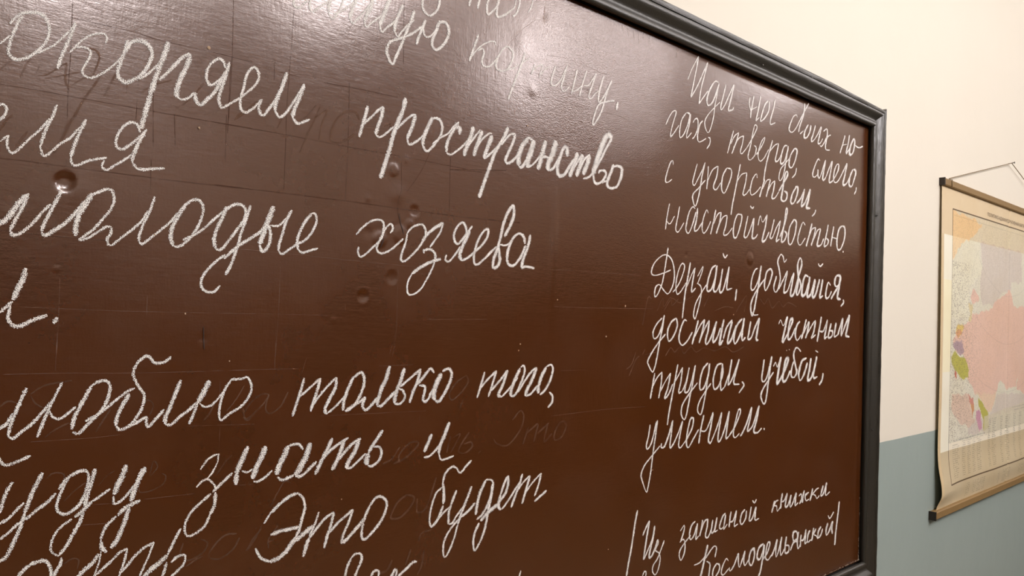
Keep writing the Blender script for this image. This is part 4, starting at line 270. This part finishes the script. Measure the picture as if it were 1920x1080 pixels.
REGIONS = [('orange', [(0.6671, 2.0158), (0.676, 1.8637), (0.6997, 1.8708), (0.7384, 1.9067), (0.7958, 1.9309), (0.8643, 1.9481), (0.9079, 1.9693), (0.9616, 1.9948), (0.8875, 2.008)]), ('pale', [(0.676, 1.8637), (0.6997, 1.8708), (0.7384, 1.9067), (0.7958, 1.9309), (0.8645, 1.9452), (0.9466, 1.9345), (0.9307, 1.8923), (0.9711, 1.8359), (0.8991, 1.8147), (0.831, 1.7715), (0.8361, 1.6864), (0.6865, 1.6841)]), ('lilac', [(0.9463, 1.9404), (1.4249, 1.9397), (1.432, 1.8277), (1.2963, 1.8214), (1.2982, 1.7895), (1.2124, 1.7862), (1.0927, 1.736), (0.9774, 1.7328), (0.946, 1.7906), (0.9694, 1.8654)]), ('pink', [(0.8498, 1.7494), (0.8659, 1.7729), (0.8878, 1.778), (0.9293, 1.7636), (0.9391, 1.7523), (0.9311, 1.7345), (0.9034, 1.7424), (0.8683, 1.7328)]), ('pink', [(0.8456, 1.6723), (0.8792, 1.6985), (0.9788, 1.7093), (1.0738, 1.7233), (1.1021, 1.7454), (1.1926, 1.7667), (1.2339, 1.7807), (1.2871, 1.7923), (1.3162, 1.7677), (1.3239, 1.7325), (1.4143, 1.7381), (1.7121, 1.7351), (2.4893, 1.6996), (4.4847, 1.5851), (4.5126, 1.2465), (2.3397, 1.3272), (1.7349, 1.3833), (1.4342, 1.4223), (1.3757, 1.4413), (1.4065, 1.4955), (1.3644, 1.4418), (1.2548, 1.4435), (1.2321, 1.4665), (1.1696, 1.469), (1.1503, 1.4513), (1.1413, 1.4333), (1.0918, 1.4267), (0.9218, 1.4353), (0.8844, 1.463), (0.8217, 1.494), (0.8098, 1.5507), (0.7918, 1.5679), (0.7248, 1.58), (0.699, 1.6077), (0.714, 1.6268), (0.7293, 1.6433), (0.7694, 1.663)]), ('peach', [(0.9124, 1.4416), (1.1414, 1.4303), (1.1132, 1.4013), (1.0952, 1.3721), (1.056, 1.3746), (1.0066, 1.4044), (0.9585, 1.4306)]), ('lilac', [(1.1516, 1.4298), (2.7012, 1.3573), (2.7042, 1.3146), (1.2387, 1.3596), (1.1358, 1.3572), (1.0599, 1.3115), (0.9294, 1.3075), (0.8586, 1.3078), (0.8484, 1.3342), (0.9268, 1.3511), (1.0952, 1.3721)]), ('yellow', [(0.7444, 1.6656), (0.7775, 1.6673), (0.7865, 1.6576), (0.7714, 1.6296), (0.7467, 1.6268), (0.7213, 1.6406)]), ('orange2', [(0.7211, 1.6433), (0.7702, 1.6491), (0.7796, 1.6324), (0.7383, 1.6296)]), ('yellow2', [(0.8334, 1.7318), (0.8683, 1.7328), (0.8704, 1.6984), (0.8543, 1.6724), (0.8281, 1.6749), (0.8438, 1.7036)]), ('purple', [(0.699, 1.6077), (0.7309, 1.6158), (0.7807, 1.6128), (0.7994, 1.5818), (0.775, 1.5682), (0.7412, 1.5798), (0.6999, 1.5913)]), ('green', [(0.6854, 1.5669), (0.7167, 1.5801), (0.7753, 1.5626), (0.8094, 1.5563), (0.8462, 1.5158), (0.8387, 1.4962), (0.8048, 1.4918), (0.7706, 1.5014), (0.7284, 1.5194), (0.6948, 1.5422)]), ('red', [(0.7284, 1.5194), (0.7454, 1.5078), (0.738, 1.4943), (0.7212, 1.5032)]), ('red2', [(0.8419, 1.4423), (0.8952, 1.431), (0.9055, 1.4074), (0.8702, 1.4066), (0.8516, 1.4247)]), ('orange2', [(0.87, 1.4095), (0.9055, 1.4074), (0.9112, 1.3869), (0.8901, 1.3681)]), ('green', [(0.9588, 1.4247), (1.0067, 1.4014), (1.0562, 1.3716), (1.069, 1.3197), (1.0214, 1.3146), (0.9998, 1.3605), (0.9604, 1.3983)]), ('magenta', [(0.9336, 1.3883), (0.9802, 1.3766), (1.0021, 1.322), (0.9751, 1.3066), (0.9547, 1.3403), (0.9312, 1.3537)]), ('pinkpale', [(0.7002, 1.4494), (0.8419, 1.4423), (0.8708, 1.3951), (0.8901, 1.3681), (0.9268, 1.3511), (0.8484, 1.3342), (0.7705, 1.3626), (0.7034, 1.3947)])]
BRD = m_board()
CHALK = m_chalk('white_chalk', (250, 244, 239), CH_LO, CH_HI)
GHOST = m_ghost('rubbed_out_chalk', (124, 90, 70), .62)
SCR = m_ghost('scored_line', (92, 60, 44), .62)
SCL = m_ghost('pale_scratch', (180, 148, 132), .30)
CRACK = m_plain('torn_board_edge', (40, 22, 14), (62, 38, 24), .7)
FRM = m_plain('black_frame_paint', FRAME_A, FRAME_B, .42, 35, .5, 420, .0011, 1, 1, 1, .6); FRM.node_tree.nodes['Principled BSDF'].inputs['IOR'].default_value = 1.85
FRMV = m_plain('black_frame_paint_vertical', FRAME_A, FRAME_B, .34, 35, .5, 260, .0013, 1, 1, .18, .6); FRMV.node_tree.nodes['Principled BSDF'].inputs['IOR'].default_value = 1.85
WALL = m_wall()
FLOORM = m_plain('brown_floor_boards', (106, 94, 74), (120, 106, 84), .45, 6)
CEILM = m_plain('white_ceiling', (238, 234, 226), (243, 240, 232), .9, 3, 0)
REFLP = m_plain('dark_reflection_slab', (42, 32, 22), (56, 42, 30), .5, 8, .2, 40, .002, 1, 1, .1)  # dark colour for the added slabs mirrored in the board
ROD = m_plain('aged_map_rod_wood', (128, 101, 62), (152, 122, 76), .6, 40, .3, 300, .0008, .1, 1, 1)
RODE = m_plain('dark_rod_end', (30, 23, 15), (44, 34, 22), .6)
CORD = m_plain('cord_fibre', (120, 102, 72), (140, 120, 88), .9)
INK = m_plain('faded_map_ink', (120, 104, 88), (132, 116, 98), .9, 30, 0)
METAL = m_plain('dull_nail_metal', (96, 90, 80), (120, 112, 100), .4)

# ---------------------------------------------------------------- room
def wallq(name, pts, mat):
    o = mesh_obj(name, pts, [(0, 1, 2, 3)], mat); o['kind'] = 'structure'; return o
X0, X1, Y0, ZC = -4.6, 4.4, -5.2, 3.35
def slab(name, lo, hi, mat):
    o = box(name, lo, hi, mat); o['kind'] = 'structure'; return o
slab('wall_back', (X0, 0, 0), (X1, .12, ZC), WALL)
slab('wall_front', (X0, Y0-.12, 0), (X1, Y0, ZC), WALL)
slab('wall_left', (X0-.12, Y0-.12, 0), (X0, .12, ZC), WALL)
slab('wall_right', (X1, Y0-.12, 0), (X1+.12, .12, ZC), WALL)
slab('floor', (X0-.12, Y0-.12, -.1), (X1+.12, .12, 0), FLOORM)
slab('ceiling', (X0-.12, Y0-.12, ZC), (X1+.12, .12, ZC+.1), CEILM)
slab('reflection_slab_1', (X1-.04, Y0, 0), (X1, -.9, PANEL_R), REFLP)  # unseen dark slab, added so the board's lower half reflects dark
slab('reflection_slab_2', (X0, Y0, 0), (X1-.04, Y0+.04, PANEL_F), REFLP)  # second unseen slab, added for the same dark reflection

# ---------------------------------------------------------------- blackboard
YB, BX0, BZ0, BZ1 = -0.026, -2.62, 1.0795, 2.1475
S0 = .053
board = empty('blackboard', (-1.3, 0, BZ0 - S0), 'large brown chalkboard in a black moulded frame, covered in white handwriting', 'chalkboard')
board.location = (0, 0, 0)
rng = np.random.RandomState(4)
WV = [(rng.uniform(3, 22), rng.uniform(3, 22), rng.uniform(0, 6.28), rng.uniform(0, 6.28)) for _ in range(14)]
def height(u, v):
    """relief of the board face in metres (warped plywood, dents, blisters)"""
    h = np.zeros_like(u)
    for a, b, p, q in WV:
        h += .00022 * WAVE / math.sqrt(a*a+b*b) * 10 * np.sin(a*u+p) * np.sin(b*v+q)
    for cx, cz, r, a in DENTS:
        if r > .0155 or abs(a) <= 1: g = np.exp(-((u-cx)**2+(v-cz)**2)/(.5*r*r))
        else:
            d = np.sqrt((u-cx)**2+(v-cz)**2)/r
            g = 1/(1+np.exp((d-.95)*9)) - .18*np.exp(-((d-1.35)/.3)**2)
        if cz > 1.77 and abs(a) > 3: g = 1/(1+np.exp((np.sqrt((u-cx)**2+(v-cz)**2)/r-.95)*14))
        h += a*.0005*g
    # swollen ply seam in the middle
    h += .0012*np.exp(-((u+1.115-.04*(v-1.85))/.006)**2)*np.exp(-((v-1.77)/.075)**2)
    return np.clip(h, -.006, .004)
us = np.concatenate([np.linspace(BX0, -1.92, 20)[:-1], np.linspace(-1.92, 0, 800)])
vs_ = np.linspace(BZ0, BZ1, 430)
U, V = np.meshgrid(us, vs_); Hh = height(U, V)
pan = grid_obj('writing_surface', U, YB - Hh, V, BRD, board)
BLK = m_plain('recess_shade_black', (12, 10, 8), (18, 15, 12), .9, 30, 0)  # black colour stands in for shade in the gap behind the frame lip
bk = box('backing_panel', (BX0-.010, YB+.007, BZ0-.010), (.010, -.001, BZ1+.010), BLK, board)

PROF = [(.008,.010),(.008,.0345),(0,.0345),(0,.038),(.0015,.0415),(.004,.043),(.010,.0425),(.0125,.040),(.016,.0375),(.020,.0375),(.024,.0405),(.028,.045),(.032,.0485),(.037,.0495),(.0405,.0485),(.0412,.0445),(.0418,.0445),(.0424,.0485),(.0475,.050),(.0515,.0495),(.053,.047),(.053,.001)]
def rail(name, a, b, mat, outd, along):
    """moulding with mitred ends between inner corners a and b, outward direction outd"""
    n = 160; vs = []; fs = []; k = len(PROF); rs = np.random.RandomState(len(name))
    jit = rs.normal(0, .00022, (n+1, k)); jit = (jit + np.roll(jit, 1, 0) + np.roll(jit, 2, 0))/2
    for i in range(n+1):
        t = i/n
        for j, (s, d) in enumerate(PROF):
            ss = s
            if name == 'frame_rail' and outd[1] > 0:
                x = a[0] + (b[0]-a[0])*t
                if s > .03: ss = s - .0075*max(0, min(1, (x+.30)/.35))*(s-.03)/.023
            p = [a[0]+(b[0]-a[0])*t, a[1]+(b[1]-a[1])*t]
            # mitre
            L = math.hypot(b[0]-a[0], b[1]-a[1]); dx, dz = (b[0]-a[0])/L, (b[1]-a[1])/L
            e = (2*t-1)
            p[0] += outd[0]*ss + dx*s*e; p[1] += outd[1]*ss + dz*s*e
            jj = jit[i, j] if 0 < j < k-1 else 0
            vs.append((p[0], -(d+jj), p[1]))
    for i in range(n):
        for j in range(k-1):
            q = (i*k+j, i*k+j+1, (i+1)*k+j+1, (i+1)*k+j)
            fs.append(q)
    fs.append(tuple(range(k))); fs.append(tuple(n*k+j for j in range(k)))
    o = mesh_obj(name, vs, fs, mat, board)
    bm = bmesh.new(); bm.from_mesh(o.data); bmesh.ops.recalc_face_normals(bm, faces=bm.faces); bm.to_mesh(o.data); bm.free()
    o.data.polygons.foreach_set('use_smooth', [True]*len(o.data.polygons))
    try:
        bpy.context.view_layer.objects.active = o
        o.data.set_sharp_from_angle(angle=math.radians(50))
    except Exception: pass
    return o
rail('frame_rail', (BX0, BZ1), (0, BZ1), FRM, (0, 1), 0)
rail('frame_rail', (BX0, BZ0), (0, BZ0), FRM, (0, -1), 0)
rail('frame_stile', (0, BZ0), (0, BZ1), FRMV, (1, 0), 0)
rail('frame_stile', (BX0, BZ0), (BX0, BZ1), FRMV, (-1, 0), 0)

def catmull(P, step=.0016):
    if len(P) == 1: return P
    Q = np.vstack([2*P[0]-P[1], P, 2*P[-1]-P[-2]]); out = []
    for i in range(1, len(Q)-2):
        p0, p1, p2, p3 = Q[i-1:i+3]; n = max(2, int(np.linalg.norm((p2-p1)[:2])/step))
        t = np.linspace(0, 1, n, endpoint=False)[:, None]
        out.append(.5*((2*p1)+(-p0+p2)*t+(2*p0-5*p1+4*p2-p3)*t**2+(-p0+3*p1-3*p2+p3)*t**3))
    out.append(Q[-2][None]); return np.vstack(out)
lift = [0]
def ribbons(name, strokes, mat, base, label=None, gain=1.0, wmin=0.0):
    vs = []; fs = []; uv = []
    for S in strokes:
        P = np.array([float(a) for a in S.split()]).reshape(-1, 3)*1e-4
        C = catmull(P); d = np.gradient(C[:, :2], axis=0); d /= np.maximum(np.linalg.norm(d, axis=1), 1e-9)[:, None]
        nrm = np.stack([-d[:, 1], d[:, 0]], 1)
        n = len(C); wd = np.maximum(C[:, 2], wmin)*.5*gain
        if wmin == 0: wd = wd*np.interp(C[:, 2], [.002, .005, .009], [.88, .98, 1.14])
        k = np.arange(n); end = np.minimum(np.minimum(k, n-1-k)/2.0, 1.0); wd = wd*(.55+.45*end)
        jl = 1+.10*rng.normal(size=n); jr = 1+.10*rng.normal(size=n)
        L = C[:, :2]+nrm*(wd*jl)[:, None]; R = C[:, :2]-nrm*(wd*jr)[:, None]
        lift[0] = (lift[0]+1) % 40
        off = base + lift[0]*4e-6 + np.arange(n)*2.5e-7
        b0 = len(vs)
        for q, row in ((L, 0.), (C[:, :2], .5), (R, 1.)):
            hh = height(q[:, 0].copy(), q[:, 1].copy())+off
            vs += [(float(x), float(YB-h), float(z)) for (x, z), h in zip(q, hh)]
            uv += [(i*.1, row) for i in range(n)]
        for i in range(n-1):
            for r in (0, 1):
                fs.append((b0+r*n+i, b0+r*n+i+1, b0+(r+1)*n+i+1, b0+(r+1)*n+i)[::RW])
    o = mesh_obj(name, vs, fs, mat, board, smooth=False, uv=uv)
    if label: o['label'] = label
    return o
def islands(strokes):
    """strokes that touch or nearly touch form one written word; far ones (commas, a second word) stand alone"""
    pts = [catmull(np.array([float(a) for a in S.split()]).reshape(-1, 3)*1e-4, .003)[:, :2] for S in strokes]
    lab = list(range(len(pts)))
    for i in range(len(pts)):
        for j in range(i):
            if np.min(np.linalg.norm(pts[i][:, None]-pts[j][None], axis=2)) < .013:
                a, b = lab[i], lab[j]; lab = [b if q == a else q for q in lab]
    return [[s for s, l in zip(strokes, lab) if l == k] for k in sorted(set(lab))]
scr = []; crk = []; gh = []; pal = []
for ln in WRITING.strip().split('\n'):
    t = ln.split('|')
    if t[0] == 'word':
        for grp in islands(t[1:]): ribbons('chalk_word', grp, CHALK, .0004, gain=CH_GAIN)
    elif t[0] == 'ghost': gh += t[1:]
    elif t[0] == 'scratch': scr += t[1:]
    elif t[0] == 'pale': pal += t[1:]
    else: crk += t[1:]
g = ribbons('erased_writing', gh, GHOST, .00015, gain=1.1); g['kind'] = 'stuff'; g['label'] = 'faint rubbed-out chalk writing'
s = ribbons('scored_lines', scr, SCR, .00008, gain=1.0, wmin=.0011); s['kind'] = 'stuff'
s2 = ribbons('pale_scratches', pal, SCL, .0001, gain=.9, wmin=.0008); s2['kind'] = 'stuff'
c = ribbons('cracks', crk, CRACK, .0006, gain=.7); c['kind'] = 'stuff'

def blob(name, c, r, mat, parent, sq=(1, .6, 1), seg=10):
    bm = bmesh.new(); bmesh.ops.create_uvsphere(bm, u_segments=seg, v_segments=max(5, seg//2+1), radius=r)
    for v in bm.verts: v.co = Vector((v.co.x*sq[0], v.co.y*sq[1], v.co.z*sq[2])) + Vector(c)
    me = bpy.data.meshes.new(name); bm.to_mesh(me); bm.free()
    me.polygons.foreach_set('use_smooth', [True]*len(me.polygons)); me.materials.append(mat)
    o = bpy.data.objects.new(name, me); col.objects.link(o); o.parent = parent; return o
def join_blobs(name, L, mat, parent):
    vs = []; fs = []
    for (c, r) in L:
        b = len(vs)
        for k in range(6): vs.append((c[0]+r*math.cos(k*1.047)*random.uniform(.7, 1.2), c[1], c[2]+r*math.sin(k*1.047)*random.uniform(.7, 1.2)))
        vs.append((c[0], c[1]-r*.5, c[2]))
        for k in range(6): fs.append((b+k, b+(k+1) % 6, b+6))
    o = mesh_obj(name, vs, fs, mat, parent, smooth=True); o['kind'] = 'stuff'; return o
random.seed(5)
CH2 = m_plain('chalk_crumbs', (136, 118, 102), (186, 170, 154), .95, 60, 0)
L = [((x, YB-.0006, z), r*.9) for x, z, r in SPOTS]
join_blobs('paint_chips', L, m_plain('pale_paint_chip', (170, 140, 112), (196, 170, 140), .7), board)
# chalk dust in the lower corner of the frame
L = []
for i in range(150):
    a = random.random()
    if random.random() < .55: p = (-.0012-abs(random.gauss(0, .0018)), YB-.001, BZ0+.004+.16*a**3.2); r = random.uniform(.0006, .0018)
    else: p = (-.25*a**1.3-.001, -.0445+random.uniform(-.0015, .003), BZ0-.004+random.gauss(0, .0012)); r = random.uniform(.0006, .0016)
    L.append((p, r))
for i in range(420):
    a = random.random(); L.append(((-.9*a**1.2, YB-.0012, BZ0+.0025+abs(random.gauss(0, .0014))), random.uniform(.0008, .002)))
for i in range(26): L.append(((.001+random.uniform(0, .012), -.0442, BZ0+random.uniform(.02, .13)), random.uniform(.0004, .0011)))
for i in range(30): L.append(((.004+random.uniform(0, .03), -.046, random.uniform(BZ0+.1, BZ1-.1)), random.uniform(.0003, .0006)))
L = [(c, r*.62) for c, r in L]
join_blobs('chalk_crumbs', L, CH2, board)
# old nail heads along the frame
for x, z, y in ((-.545, BZ1+.0245, -.0415), (-.28, BZ1+.030, -.0465), (-.35, BZ1+.041, -.0485), (-.06, BZ1+.0375, -.049), (.022, 1.93, -.044), (.024, 1.40, -.044)):
    blob('nail_head', (x, y, z), .0022, FRM, board)
nh = blob('hook_stub', (.0545, -.030, 1.655), .009, FRM, board, (.75, .8, 1), 14)

# ---------------------------------------------------------------- wall map
MX0, MX1, MZ0, MZ1 = .577, 1.955, 1.098, 2.100
wmap = empty('wall_map', (0, 0, 0), 'aged political map with a large pink country, hung from a cord between wooden rods', 'map')
def in_poly(px, pz, poly):
    r = np.zeros(px.shape, bool); n = len(poly); j = n-1
    for i in range(n):
        xi, zi = poly[i]; xj, zj = poly[j]
        if zi != zj:
            r ^= ((zi > pz) != (zj > pz)) & (px < (xj-xi)*(pz-zi)/(zj-zi)+xi)
        j = i
    return r
nu, nv = 620, 480
mu, mv = np.meshgrid(np.linspace(MX0+.004, MX1-.004, nu), np.linspace(MZ0+.002, MZ1-.006, nv))
base = np.zeros((nv, nu, 4)); 
def S(*c): return np.array(srgb(*c)[:3])
COLS = dict(orange=(236,210,168), pale=(228,224,202), lilac=(214,204,192), pink=(228,194,176), peach=(228,202,176), yellow=(222,196,120), yellow2=(218,204,160), orange2=(214,160,118), purple=(180,156,162), green=(186,182,92), red=(200,120,100), red2=(212,146,132), magenta=(206,156,176), pinkpale=(220,196,178))
base[..., :3] = S(240, 232, 212)
def wob(a, s):
    return .004*(np.sin(mu*s+1.3*a)*np.cos(mv*s*1.3+a)+.6*np.sin(mv*s*2.1+mu*s*1.7+a))
jn = np.random.RandomState(7)
wu, wv = mu+wob(0, 70)+jn.normal(0, .0016, mu.shape), mv+wob(2, 63)+jn.normal(0, .0016, mu.shape)
FX0, FX1, FZ0, FZ1 = .678, 2*1.266-.678, 1.176, 2.020
inside = (mu > FX0) & (mu < FX1) & (mv > FZ0) & (mv < FZ1)
sea = inside & (mv > 1.300)
base[sea, :3] = S(224, 220, 202)
for n_, poly in REGIONS:
    k = in_poly(wu, wv, poly) & inside; base[k, :3] = S(*COLS[n_])
# ink density (alpha): relief squiggles, busier in the west
base[..., 3] = 0
west = np.clip(1-(mu-.70)/.40, .25, 1)
base[sea & (mv < 1.86), 3] = west[sea & (mv < 1.86)]
base[sea & (mv >= 1.86), 3] = .3
k = (mv > 1.937); base[k & inside, :3] *= np.array([.93, .84, .72]); base[k & ~inside, :3] = S(222, 202, 168)
k = (mv < 1.279); base[k, :3] = S(206, 190, 158)
# table panel, rows of small print
cols_ = [(.715, .78), (.80, .835), (.85, .885), (.90, .935), (.95, 1.0), (1.06, 1.09), (1.10, 1.15), (1.20, 1.23), (1.27, 1.31), (1.35, 1.38), (1.42, 1.46), (1.50, 1.56), (1.62, 1.68), (1.74, 1.80)]
hash_ = (np.sin(np.floor(mu/.0045)*12.9898+np.floor(mv/.0062)*78.233)*43758.5453) % 1
rown = np.floor(mv/.0062)
for a, b in cols_:
    top = 1.292 if a < 1.03 else (1.345 if a < 1.25 else 1.36)
    ww = a+(b-a)*(.6+.4*((np.sin(rown*7.7)*91.7) % 1))
    k = (mu > a) & (mu < ww) & (mv > 1.19) & (mv < top) & ((mv/.0062) % 1 < .45) & (hash_ > .22)
    base[k, :3] *= .60
k = in_poly(mu, mv, [(1.02, 1.30), (1.02, 1.36), (1.842, 1.40), (1.842, 1.30)])
base[k & (base[..., 0] > .3), :3] = base[k & (base[..., 0] > .3), :3]*.3+S(214, 206, 182)*.7
for a, b in cols_[5:]:
    ww = a+(b-a)*(.6+.4*((np.sin(rown*7.7)*91.7) % 1))
    k = (mu > a) & (mu < ww) & (mv > 1.28) & (mv < 1.35) & ((mv/.0062) % 1 < .45) & (hash_ > .22); base[k, :3] *= .56
for a, b, z in ((.77, 1.03, 1.304), (.80, 1.10, 1.297), (1.33, 1.7, 1.372), (1.36, 1.66, 1.362)):
    k = (mu > a) & (mu < b) & (abs(mv-z) < .0015) & (hash_ > .25); base[k, :3] *= .6
for a, b in ((.83, .87), (.90, .93), (.94, 1.02), (1.15, 1.18), (1.21, 1.30), (1.40, 1.5)):
    k = (mu > a) & (mu < b) & (mv > 1.118) & (mv < 1.163) & ((mv/.0062) % 1 < .4) & (hash_ > .4); base[k, :3] *= .62
# frame lines
ln = lambda d: np.abs(d) < .0021
k = ((ln(mu-FX0) | ln(mu-FX1)) & (mv > FZ0) & (mv < FZ1)) | ((ln(mv-FZ1) | (np.abs(mv-FZ0) < .0022)) & (mu > FX0) & (mu < FX1)); base[k, :3] = S(96, 76, 56)
k = (np.abs(mv-(FZ1-.017)) < .0012) & (mu > FX0+.01) & (mu < FX1-.01); base[k, :3] *= .82
k = (mu < FX0) & (mu > MX0+.028) & (mv < 1.937) & (mv > 1.279); base[k, :3] = S(242, 238, 220)
k &= (mv < 1.80) & (mv > 1.52); base[k, :3] = S(243, 236, 204)
k = (mu < MX0+.026) & (mv < 1.937); base[k, :3] = S(216, 194, 156)
k = (np.abs(mu-1.269) < .0022) & (mv > 1.13) & (mv < 2.03); base[k, :3] = S(232, 222, 198); base[k, 3] = 0
k = (np.abs(mu-1.276) < .004) & (mv > 1.3) & (mv < 1.93); base[k, :3] *= .88
# arcs of the graticule
for r_ in (.55, .72, .89):
    d = np.hypot(mu-1.27, (mv-2.32)*1.0)-r_; k = (np.abs(d) < .0012) & sea; base[k, :3] *= .86
for an in np.linspace(-1.1, 1.1, 12):
    d = (mu-1.27)*math.cos(an)+(mv-2.32)*math.sin(an); k = (np.abs(d) < .001) & sea & (mv > 1.6); base[k, :3] *= .88
def bulge(u, z):
    e = np.exp(-((u-MX0)/.16)**2)
    return (.003*np.sin(math.pi*np.clip((z-MZ0)/(MZ1-MZ0), 0, 1)) + .015*e*np.exp(-((z-1.158)/np.where(z > 1.158, .075, .030))**2)
            + .010*np.exp(-((u-1.27)/.5)**2)*np.exp(-((z-1.17)/.05)**2) + .0018*np.sin(u*24)*np.exp(-((z-1.5)/.3)**2)
            - .0035*np.exp(-((u-1.269)/.006)**2))
def mapmat():
    t = NT('map_paper'); at = t.n('ShaderNodeAttribute', attribute_name='print'); v = obj_vec(t, 1, 0, 1)
    dist = t.n('ShaderNodeVectorMath', operation='ADD', inp={0: v, 1: t.n('ShaderNodeVectorMath', operation='SCALE', inp={0: t.n('ShaderNodeTexNoise', inp={'Vector': v, 'Scale': 60.0}).outputs['Color'], 'Scale': .02}).outputs[0]}).outputs[0]
    n1 = t.math('ABSOLUTE', t.math('SUBTRACT', t.noise(dist, 46, 3, .6), .5))
    l1 = t.n('ShaderNodeMapRange', inp={'Value': n1, 'From Min': .0, 'From Max': .022, 'To Min': .9, 'To Max': 0.0}).outputs[0]
    vr = t.n('ShaderNodeMapping', inp={'Vector': v, 'Rotation': (0, .7, 0), 'Scale': (1, 1, 3.5)}).outputs[0]
    n2 = t.noise(vr, 85, 2, .5); l2 = t.n('ShaderNodeMapRange', inp={'Value': n2, 'From Min': .56, 'From Max': .64, 'To Min': 0.0, 'To Max': .9}).outputs[0]
    ink = t.math('MULTIPLY', t.math('MAXIMUM', l1, l2), at.outputs['Alpha'])
    c = t.mix(t.math('MULTIPLY', ink, .8), at.outputs['Color'], srgb(120, 104, 92))
    st = t.ramp(t.noise(v, 5, 4, .6), (.42, (1, 1, 1, 1)), (.75, (.92, .88, .80, 1)))
    c = t.mix(.7, c, st, 'MULTIPLY')
    t.link(c, t.b.inputs['Base Color']); t.b.inputs['Roughness'].default_value = .55; t.b.inputs['Specular IOR Level'].default_value = .25
    t.link(t.bump(t.noise(v, 25, 4), .2, .003), t.b.inputs['Normal'])
    return t.m
sheet = grid_obj('map_sheet', mu, -(.007+bulge(mu, mv)), mv, mapmat(), wmap, base)
so = sheet.modifiers.new('paper', 'SOLIDIFY'); so.thickness = .0007; so.offset = -1
def rod(z, h, y0, y1, x0, x1):
    bm = bmesh.new(); n = 60
    vs = []; pr = [(0, 0), (0, .85), (.12, 1), (.88, 1), (1, .85), (1, 0)]
    for i in range(n+1):
        x = x0+(x1-x0)*i/n
        for a, b in pr: vs.append((x, y0+(y1-y0)*b+random.uniform(-.0002, .0002), z-h/2+h*a+random.uniform(-.0002, .0002)))
    fs = []
    for i in range(n):
        for j in range(6): fs.append((i*6+j, i*6+(j+1) % 6, (i+1)*6+(j+1) % 6, (i+1)*6+j))
    fs += [tuple(range(6)), tuple(n*6+j for j in range(6))]
    o = mesh_obj('rod', vs, fs, ROD, wmap)
    b = bmesh.new(); b.from_mesh(o.data); bmesh.ops.recalc_face_normals(b, faces=b.faces); b.to_mesh(o.data); b.free()
    for xe, s in ((x0, -1), (x1, 1)):
        e = box('rod_end', (min(xe, xe+s*.005), y1-.0005, z-h/2-.001), (max(xe, xe+s*.005), y0+.0005, z+h/2+.001), RODE, o)
    return o
rod(2.0925, .021, -.0005, -.016, .582, 1.950)
rod(1.101, .023, -.0005, -.020, .551, 1.981)
rod_glue = None
NAIL = (1.2656, -.012, 2.2495)
yk = -.022
tube('hanging_cord', [(.634, -.009, 2.100), (.636, -.009, 2.1085), (.95, -.0105, 2.179), NAIL, (1.58, -.0105, 2.179), (1.896, -.009, 2.1085), (1.898, -.009, 2.100)], .0013, CORD, wmap, 6)
for x in (.636, 1.896):
    tube('cord_loop', [(x, -.001, 2.1045), (x+.003, -.009, 2.106), (x, -.0175, 2.1035), (x-.001, -.0178, 2.082)], .0013, CORD, wmap, 6)
nl = tube('nail', [(1.2656, -.0005, 2.2482), (1.2656, -.020, 2.2505), (1.2656, -.0202, 2.2505), (1.2656, -.022, 2.2505)], [.0015, .0015, .0036, .0036], METAL, None, 10)
nl['label'] = 'small dark nail in the cream wall holding up the map cord'; nl['category'] = 'nail'
def lettering(txt, xc, z, width, hgt):
    cu = bpy.data.curves.new('map_title', 'FONT'); cu.body = txt; cu.size = 1; cu.align_x = 'CENTER'
    o = bpy.data.objects.new('map_title', cu); col.objects.link(o)
    bpy.context.view_layer.update()
    dg = bpy.context.evaluated_depsgraph_get(); me = bpy.data.meshes.new_from_object(o.evaluated_get(dg))
    bpy.data.objects.remove(o)
    co = np.array([v.co[:] for v in me.vertices]); w_ = np.ptp(co[:, 0]); h_ = co[:, 1].max()
    for v in me.vertices:
        x = xc+(v.co.x-(co[:, 0].max()+co[:, 0].min())/2)/w_*width; zz = z+v.co.y/h_*hgt
        v.co = (x, -(.0082+float(bulge(np.array(x), np.array(zz)))), zz)
    me.materials.clear(); me.materials.append(INK)
    r = bpy.data.objects.new('map_title', me); col.objects.link(r); r.parent = wmap; return r
lettering('ПОЛИТИКО-АДМИНИСТРАТИВНАЯ КАРТА СССР', 1.266, 2.0335, .50, .0125)
